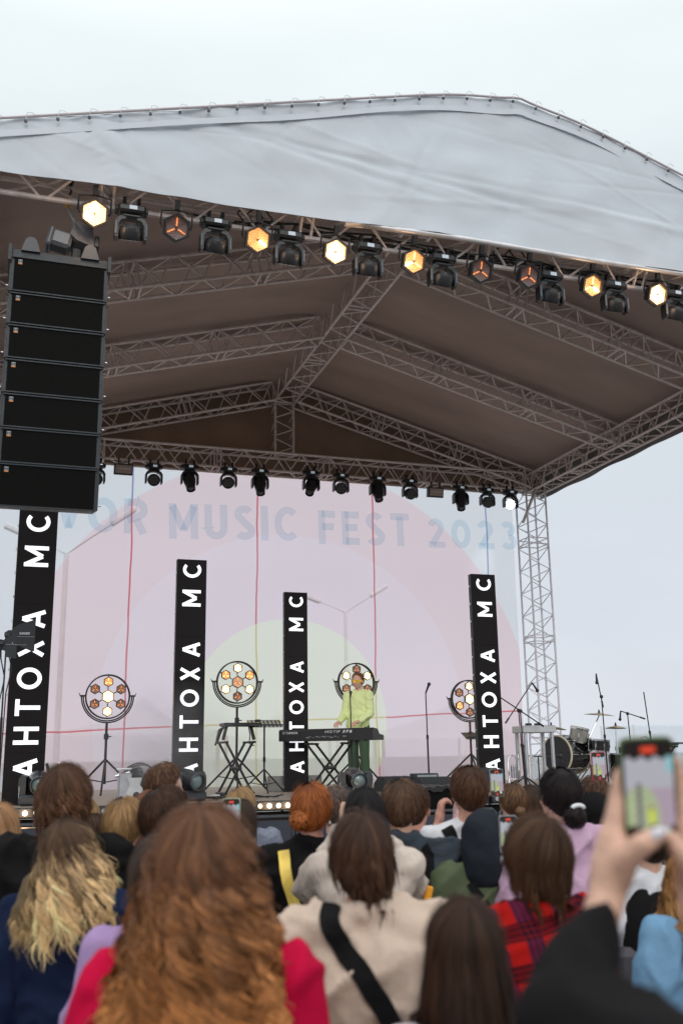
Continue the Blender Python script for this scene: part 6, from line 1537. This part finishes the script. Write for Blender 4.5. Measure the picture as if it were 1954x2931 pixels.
crowd('woman with tied blonde hair and earring in a grey-blue wool coat', 694, 2250, 6.0, female=True, df=8, turn=15, topmat=WOOLG, top=.034, collar='coat', build=1.12, hair=dict(style='short', root=(.30, .18, .085), tip=(.46, .29, .15), n=1100, length=.09, width=.0035, seed=22, vol=.010, hl=.9, lf=.03))
tA = crowd('person with sleek dark hair filming with the pale green phone', 690, 2283, 4.9, female=True, df=2, topmat=BLACKC, arms=('phone', 'down'), hair=dict(style='mid', root=(.04, .025, .018), tip=(.065, .04, .03), n=1300, length=.20, width=.0035, seed=23, vol=.004, spread=.2))
tB = crowd('red-haired woman with a messy bun in a black jacket', 893, 2239, 4.6, female=True, df=4, turn=10, topmat=BLACKC, top=.036, collar='coat', build=1.12, skin=SKIN_R, hair=dict(style='short', root=(.20, .055, .016), tip=(.42, .13, .035), n=1900, length=.07, width=.0035, seed=24, vol=.012, hl=.88, bun=(-.035, -.118, .10, .048), lf=.09, dark=.6))
crowd('balding man with grey-brown hair between the red bun and the black-haired woman', 962, 2242, 5.5, topmat=DGREY, df=8, turn=20, hair=dict(style='short', root=(.12, .085, .07), tip=(.16, .11, .09), n=800, length=.02, width=.0035, seed=25, vol=.004))
tC = crowd('woman with centre-parted black hair in a cream ribbed sweater raising her phone', 1040, 2249, 4.2, female=True, df=0, topmat=CREAM_K, top=.040, arms='up', build=1.0, hair=dict(style='long', root=(.010, .008, .009), tip=(.016, .012, .013), n=2200, length=.33, width=.003, seed=26, vol=.006))
tD = crowd('man with shaggy dark brown hair and a beige fleece jacket with a black strap', 1035, 2313, 2.78, df=-3, turn=-7, roll=-4, build=1.10, top=.042, topmat=BEIGE, collar='coat', fold=.020, skin=SKIN_R, hairh=.024,
    hair=dict(style='mid', root=(.058, .030, .020), tip=(.075, .036, .020), n=4600, length=.185, width=.0026, seed=27, vol=.004, wave=.006, spread=.0, freq=24, curl_in=.65, npt=22, clumps=190, cvar=.25, curl=.006, cfreq=45, dark=.5))
tE = crowd('man with short wavy brown hair in a slate jacket with black backpack straps', 1143, 2226, 4.6, df=2, turn=8, build=1.12, top=.036, topmat=SLATE, collar='coat', hair=dict(style='short', root=(.07, .038, .024), tip=(.15, .082, .048), n=2000, length=.055, width=.003, seed=28, vol=.005, hl=.86))
crowd('man with shaved temples and a cream shell jacket behind the slate jacket', 1187, 2240, 5.2, df=10, turn=18, build=1.15, top=.04, topmat=CREAMJ, collar='hoodie', skin=SKIN_R, hair=dict(style='short', root=BR, tip=BR, n=700, length=.03, width=.0035, seed=29, vol=.003, hl=.75))
tF = crowd('man in white T-shirt and black backpack with tousled brown hair, hand at his cheek', 1332, 2187, 5.0, df=0, turn=-4, build=1.0, topmat=WHITEC, sleeves='short', arms=('face', 'down'), skin=SKIN_R, top=.020, tilt=12, hair=dict(style='short', root=(.06, .028, .017), tip=(.13, .06, .033), n=2000, length=.055, width=.003, seed=30, vol=.006, hl=.84))
tG = crowd('person wearing a charcoal hood and olive vest with crossbody strap', 1382, 2306, 4.5, df=6, turn=20, hairh=.035, build=1.05, top=.036, topmat=OLIVE, hood=HOODN, arms=('down', 'phone'), hair=None)
crowd('woman with light brown hair pinned in a small low bun', 1461, 2236, 6.1, female=True, df=2, topmat=cloth('dusty_pink', (.6, .38, .38)), arms=((Vector((-.27, .14, 1.34)), Vector((-.24, .26, 1.56)), Vector((.3, .2, 1)), Vector((.6, .8, 0))), 'down'), hair=dict(style='short', root=(.11, .058, .032), tip=(.22, .125, .07), n=1100, length=.07, width=.0035, seed=31, vol=.004, bun=(0.01, -.115, .085, .032), lf=.03))
crowd('girl with long brown hair between the small bun and the pink hoodie', 1512, 2245, 6.5, female=True, topmat=BLACKC, hair=dict(style='long', root=DB, tip=(.16, .085, .055), n=1000, length=.34, width=.004, seed=32, vol=.010))
tH = crowd('person with black hair tied by a white band in a pale pink hoodie', 1590, 2193, 4.5, df=-2, turn=-8, female=True, build=1.14, top=.044, topmat=PINKH, collar='hoodie', hair=dict(style='short', root=(.014, .010, .011), tip=(.022, .015, .015), n=2000, length=.09, width=.003, seed=33, vol=.006, hl=.92, lf=.02, bun=(0.0, -.128, .055, .052)))
tI = crowd('man with cropped brown hair filming with a red-cased phone', 1691, 2215, 5.9, df=-2, topmat=BLACKC, arms='up', hair=dict(style='short', root=BR, tip=(.17, .10, .065), n=1100, length=.03, width=.0035, seed=34, vol=.006))
tJ = crowd('person in a black cap and dark navy shirt', 1690, 2264, 5.3, df=-4, turn=-10, topmat=NAVYS, hairh=.02, skin=SKIN_R, hair=dict(style='short', root=BK, tip=BK, n=500, length=.02, width=.0035, seed=35, vol=.0))
crowd('brown-haired person glimpsed behind the black cap', 1744, 2246, 6.6, female=True, topmat=BLACKC, hair=dict(style='mid', root=DB, tip=DB, n=700, length=.2, width=.004, seed=36, vol=.008))
tK = crowd('person with a chestnut bob, glasses and a red and navy plaid jacket', 1520, 2338, 3.05, df=-12, turn=-22, female=True, build=1.06, top=.036, topmat=plaid_mat(), collar='coat', roll=-3,
    hair=dict(style='bob', root=(.070, .036, .020), tip=(.065, .031, .016), n=4600, length=.215, width=.0024, seed=37, vol=.018, wave=.004, spread=.2, curl_in=.6, npt=20, clumps=260, cvar=.18, curl=.002, cfreq=30, dark=.5))
tL = crowd('short person with straight dark hair at the bottom, right of the beige fleece', 1322, 2560, 2.05, female=True, df=-2, build=.95, topmat=cloth('white_red_top', (.7, .6, .62)), tilt=2,
    hair=dict(style='long', root=(.050, .025, .015), tip=(.014, .006, .004), n=3600, length=.52, width=.0026, seed=38, vol=.004, wave=.004, spread=.8, npt=24, clumps=200, cvar=.22, curl=.003, cfreq=20, dark=.6))  # crown highlight painted in: lighter root colour, darker tip colour
crowd('girl with long ginger hair, green headband and light denim shirt at the right edge', 1962, 2428, 3.6, female=True, df=-10, sleeves='short', topmat=DENIM, top=.05, skin=mat('tanned_skin', (.45, .22, .13), .5, 0, .08, 25, sss=.05), hair=dict(style='long', root=(.30, .14, .05), tip=(.52, .27, .10), n=2200, length=.44, width=.003, seed=39, vol=.014, wave=.004, npt=26, clumps=90, cvar=.2, curl=.014, cfreq=45))
tM = crowd('person in white puffed sleeves and black vest behind the raised hand', 1842, 2330, 4.3, female=True, df=0, top=.045, topmat=WHITEC, pants=JEANS, arms=('down', (Vector((.40, .02, 1.33)), Vector((.52, .2, 1.30)), Vector((.8, .5, 0)), Vector((0, 0, -1)))), fold=.014, hair=dict(style='short', root=DB, tip=DB, n=800, length=.06, width=.004, seed=40, vol=.01))
crowd('person in a plain grey top behind the white puffed sleeve', 1925, 2395, 5.4, topmat=cloth('grey_jersey', (.16, .17, .19)), df=0, hair=dict(style='short', root=DB, tip=BR, n=700, length=.04, width=.004, seed=41, vol=.008))
# vest on tM, cap on tJ, small things
def local_part(t, b, name, m_, smooth=True): return b.build(name, m_, t, smooth=smooth)
t, H, A, k = tM; b = MB(); b.ell((0, -.02*k, 1.14*k), (.235*k, .20*k, .33*k), n=24, k=16); cap_blob(b, (-.08*k, -.02*k, 1.38*k), (.08*k, -.02*k, 1.38*k), .09*k, .09*k); link_mesh(remesh(b, .014, 3, 'vest'), 'vest', BLACKC, t)
t, H, A, k = tJ; b = MB(); Q = (H.to_3x3()*(1/k)).to_4x4(); b.ell(H @ Vector((0, -.012, .150)), (.096*k, .114*k, .110*k), Q, n=28, k=16); b.ell(H @ Vector((0, -.05, .085)), (.082*k, .075*k, .075*k), Q); b.box(H @ Vector((0, .13, .135)), (.15*k, .10*k, .012*k), Q, bev=.004)
link_mesh(remesh(b, .010, 3, 'cap'), 'cap', BLACKC, t)
b = MB(); b.box(H @ Vector((.06, -.115, .055)), (.022, .006, .006)); b.build('cap_buckle', CHROME, t)
t, H, A, k = tH; b = MB(); b.tube([H @ Vector((.030*math.cos(a), -.150, .095+.014*math.sin(a))) for a in np.arange(0, 3.3, .3)], .010*k, 8); b.build('hair_band', WHT, t, smooth=True)
def glasses(t, H, k):
    b = MB()
    for s_ in (-1, 1):
        b.tube([H @ Vector((s_*.034+.027*math.cos(a), .102, .108+.023*math.sin(a))) for a in np.arange(0, 6.28, .4)], .0028*k, 5, closed=True); b.tube([H @ Vector((s_*.062, .10, .112)), H @ Vector((s_*.082, .04, .112)), H @ Vector((s_*.086, -.02, .108))], .0026*k, 5)
    b.tube([H @ Vector((-.008, .104, .112)), H @ Vector((.008, .104, .112))], .0028*k, 5); b.build('glasses', SILV, t)
glasses(tK[0], tK[1], tK[3]); glasses(tG[0], tG[1], tG[3])
for q, nm in ((tB, 'earring'),):
    t, H, A, k = q; b = MB(); b.ell(H @ Vector((.086, .0, .062)), (.009, .009, .012)); b.build('earring', CHROME, t, smooth=True)
# ---- bags and straps
def bag(label, name, q, pts, wd, m_, bagpos=None, bagdim=(.22, .08, .16), bm=None):
    t = q[0]; s_ = strap_on(t, pts, wd, m_, 'strap')
    root = thing(name, label, 'bag'); root.matrix_world = s_.matrix_world.copy(); s_.parent = root; s_.matrix_parent_inverse = Matrix(); s_.matrix_basis = Matrix()
    if bagpos: b = MB(); b.box([c*q[3] for c in bagpos], bagdim, bev=.03); b.build('pouch', bm or m_, root, smooth=40)
    return root
bag('black crossbody bag whose wide strap runs down the beige fleece back', 'crossbody_bag', tD, [(-.085, 1.42, 1), (-.115, 1.46, -1), (-.07, 1.38, -1), (.02, 1.25, -1), (.10, 1.10, -1), (.16, .98, -1)], .052, BLK_W, (.20, -.06, .90))
bag('dark bag with a strap running diagonally over the grey-blue jacket', 'crossbody_bag', t5, [(-.15, 1.02, -1), (-.05, 1.2, -1), (.04, 1.34, -1), (.10, 1.43, -1)], .035, BLK_W, (-.2, -.05, .92))
STRAPC = mat('bright_printed_strap', (.80, .58, .12), .6, 0, .5, 9)
bag('bag on a bright yellow and white printed strap over the black jacket', 'shoulder_bag', tB, [(-.14, 1.44, -1), (-.12, 1.33, -1), (-.08, 1.20, -1), (-.03, 1.08, -1), (.05, .95, -1)], .05, STRAPC, (.18, -.05, .88), bm=BLACKC)
bag('small dark bag on a buckled strap across the olive vest', 'crossbody_bag', tG, [(-.10, 1.40, -1), (-.02, 1.28, -1), (.08, 1.15, -1), (.15, 1.02, -1)], .035, BLK_W, (.2, -.04, .92))
bag('grey zipped bag hanging at the side of the person in the white puffed shirt', 'shoulder_bag', tM, [(-.14, 1.22, -1), (-.15, 1.12, -1), (-.16, 1.05, -1)], .02, DKG, (-.19, -.10, 1.00), (.16, .12, .26), cloth('grey_bag', (.13, .12, .135), .5))
def backpack(label, q, col, dz=0, pouch=None):
    t, H, A, k = q; root = thing('backpack', label, 'backpack'); root.matrix_world = Matrix.Translation(t.location) @ Matrix.Rotation(t.rotation_euler.z, 4, 'Z')
    b = MB(); b.box((0, -.245*k, (1.12+dz)*k), (.29*k, .17*k, .44*k), bev=.06); b.build('sack', col, root, smooth=50)
    for s_ in (-1, 1):
        o = strap_on(t, [(s_*.10, 1.24+dz, -1), (s_*.105, 1.34, -1), (s_*.115, 1.43, -1), (s_*.115, 1.40, 1), (s_*.12, 1.2, 1)], .06, BLK_W, 'shoulder_strap'); o.parent = root; o.matrix_parent_inverse = Matrix(); o.matrix_basis = Matrix()
    b = MB(); b.tube([(-.03*k, -.20*k, (1.33+dz)*k), (-.02*k, -.22*k, (1.36+dz)*k), (.02*k, -.22*k, (1.36+dz)*k), (.03*k, -.20*k, (1.33+dz)*k)], .008, 6); b.build('carry_loop', mat('tan_webbing', (.42, .33, .22), .8), root)
backpack('black backpack worn over the white T-shirt', tF, BLACKC, -.02)
backpack('black backpack with an orange buckle on the slate jacket', tE, BLACKC, -.10)
t, H, A, k = tE; Mw = Matrix.Translation(t.location) @ Matrix.Rotation(t.rotation_euler.z, 4, 'Z')
b = MB(); b.box(at_d(1225, 2557, 4.25), (.035, .02, .06), Eul(0, 15, 0), bev=.006); tag(b.build('buckle_charm', mat('orange_plastic', (.85, .35, .02), .4), None), 'orange plastic buckle hanging from the slate-jacket man\'s backpack', 'buckle')
# ---- phones in the crowd
def ph(label, x, y, d, case, s=1.0, yaw=18, roll=0):
    p = at_d(x, y, d); return phone(label, Matrix.Translation(p) @ Matrix.Rotation(R(-yaw), 4, 'Z') @ Matrix.Rotation(R(roll), 4, 'Y'), case, s=s)
ph('phone in a pale green case held up beside the sleek dark head', 662, 2337, 4.55, mat('pale_green_case', (.62, .70, .50), .5), 1.05)
ph('phone with clear rim held above the centre-parted black hair', 1036, 2303, 4.6, mat('clear_rim_case', (.6, .5, .5), .3), 1.05)
ph('small phone raised in a watch-wearing hand near the right LED column', 1421, 2240, 5.6, mat('clear_grey_case', (.35, .35, .37), .3), .98)
ph('phone in a red case held up before the drums', 1713, 2193, 5.5, mat('red_case', (.65, .01, .02), .4), 1.0)
ph('silver phone just above the chestnut bob', 1455, 2388, 4.0, SILV, .95)
ph('white phone edge at the left margin', -14, 2352, 4.4, WHT, .8, 100, 30)
# ---- the person filming beside the camera, only arms in view
yawdeg = math.degrees(YAW)
cp = Vector((0, 0, 0))+Vector((fw.x, fw.y, 0)).normalized()*.98+Vector((cr.x, cr.y, 0)).normalized()*.66
Mh = Matrix.Translation((cp.x, cp.y, 0)) @ Matrix.Rotation(R(-yawdeg-2), 4, 'Z'); Mi = Mh.inverted()
def lp(x, y, d): return Mi @ at_d(x, y, d)
capsL = []
def chain(*pts):
    for a_, c_ in zip(pts, pts[1:]): capsL.append((lp(*a_[:3]), lp(*c_[:3]), a_[3], c_[3]))
chain((1716, 2640, 1.36, .0265), (1736, 2560, 1.385, .0255), (1750, 2480, 1.40, .031), (1752, 2410, 1.41, .023))
chain((1762, 2500, 1.39, .026), (1790, 2455, 1.375, .019), (1835, 2418, 1.365, .0165), (1884, 2388, 1.375, .0120))
chain((1746, 2420, 1.415, .020), (1758, 2330, 1.43, .0135), (1764, 2270, 1.44, .0115), (1770, 2215, 1.445, .0095))
chain((1755, 2430, 1.43, .020), (1790, 2350, 1.465, .012), (1850, 2310, 1.468, .010), (1880, 2300, 1.468, .009))
chain((1760, 2460, 1.43, .020), (1800, 2400, 1.465, .012), (1855, 2370, 1.468, .010), (1885, 2362, 1.468, .009))
chain((1768, 2490, 1.42, .018), (1812, 2445, 1.462, .011), (1855, 2425, 1.466, .009), (1878, 2420, 1.466, .008))
chain((2010, 2640, 1.36, .029), (2000, 2540, 1.39, .033), (1985, 2440, 1.41, .026), (1958, 2330, 1.43, .0135), (1944, 2250, 1.445, .0115), (1933, 2180, 1.45, .0095))
chain((1990, 2500, 1.38, .026), (1960, 2455, 1.375, .0175), (1936, 2425, 1.38, .0135), (1925, 2400, 1.385, .011))
chain((1995, 2470, 1.43, .018), (1955, 2390, 1.465, .0125), (1915, 2350, 1.468, .010), (1900, 2335, 1.468, .009))
EL = lp(1640, 2925, 1.20); WL = lp(1708, 2655, 1.35); ER = Vector((.30, .28, 1.33)); WR = lp(2012, 2650, 1.355)
make_person('person beside the camera, only black sleeves and two hands filming in view', cp.x, cp.y, 1.66, yawdeg+2, top=.034, topmat=BLACKC, collar='hoodie', fine=True, vox=.010, fold=.010, sleeve=(.078, .046), arms=((EL, WL, Vector((0, 0, 1)), Vector((0, 1, 0))), (ER, WR, Vector((0, 0, 1)), Vector((0, 1, 0)))), female=True,
    extras=dict(nohand=(-1, 1), caps=capsL), hair=dict(style='mid', root=DB, tip=BR, n=600, length=.2, width=.004, seed=50, vol=.01))
ob = [o for o in bpy.data.objects if o.type == 'EMPTY' and o.get('label', '').startswith('person beside the camera')][0]
b = MB(); nl = at_d(1880, 2386, 1.360); Q3 = Matrix((cr, cu, -fw)).transposed().to_4x4() @ Eul(0, 0, 0)
b.ell(nl, (.0085, .0115, .0045), Q3 @ Matrix.Rotation(R(-58), 4, 'Z'), n=16, k=10)
nail = b.build('thumb_nail', mat('white_nail', (.82, .80, .86), .25), None, smooth=True); nail.data.transform(Mi); nail.parent = ob
pb = at_d(1857, 2268, 1.43)
up_ = (at_d(1845, 2122, 1.43)-at_d(1862, 2414, 1.425)).normalized(); rt_ = cr.copy(); rt_ = (rt_-up_*rt_.dot(up_)).normalized(); nb_ = rt_.cross(up_)*-1
phone('large phone in an olive green case filming the stage, held up at the right', Matrix.Translation(pb) @ Matrix((rt_, nb_, up_)).transposed().to_4x4(), mat('olive_case', (.10, .16, .05), .5), s=1.02)
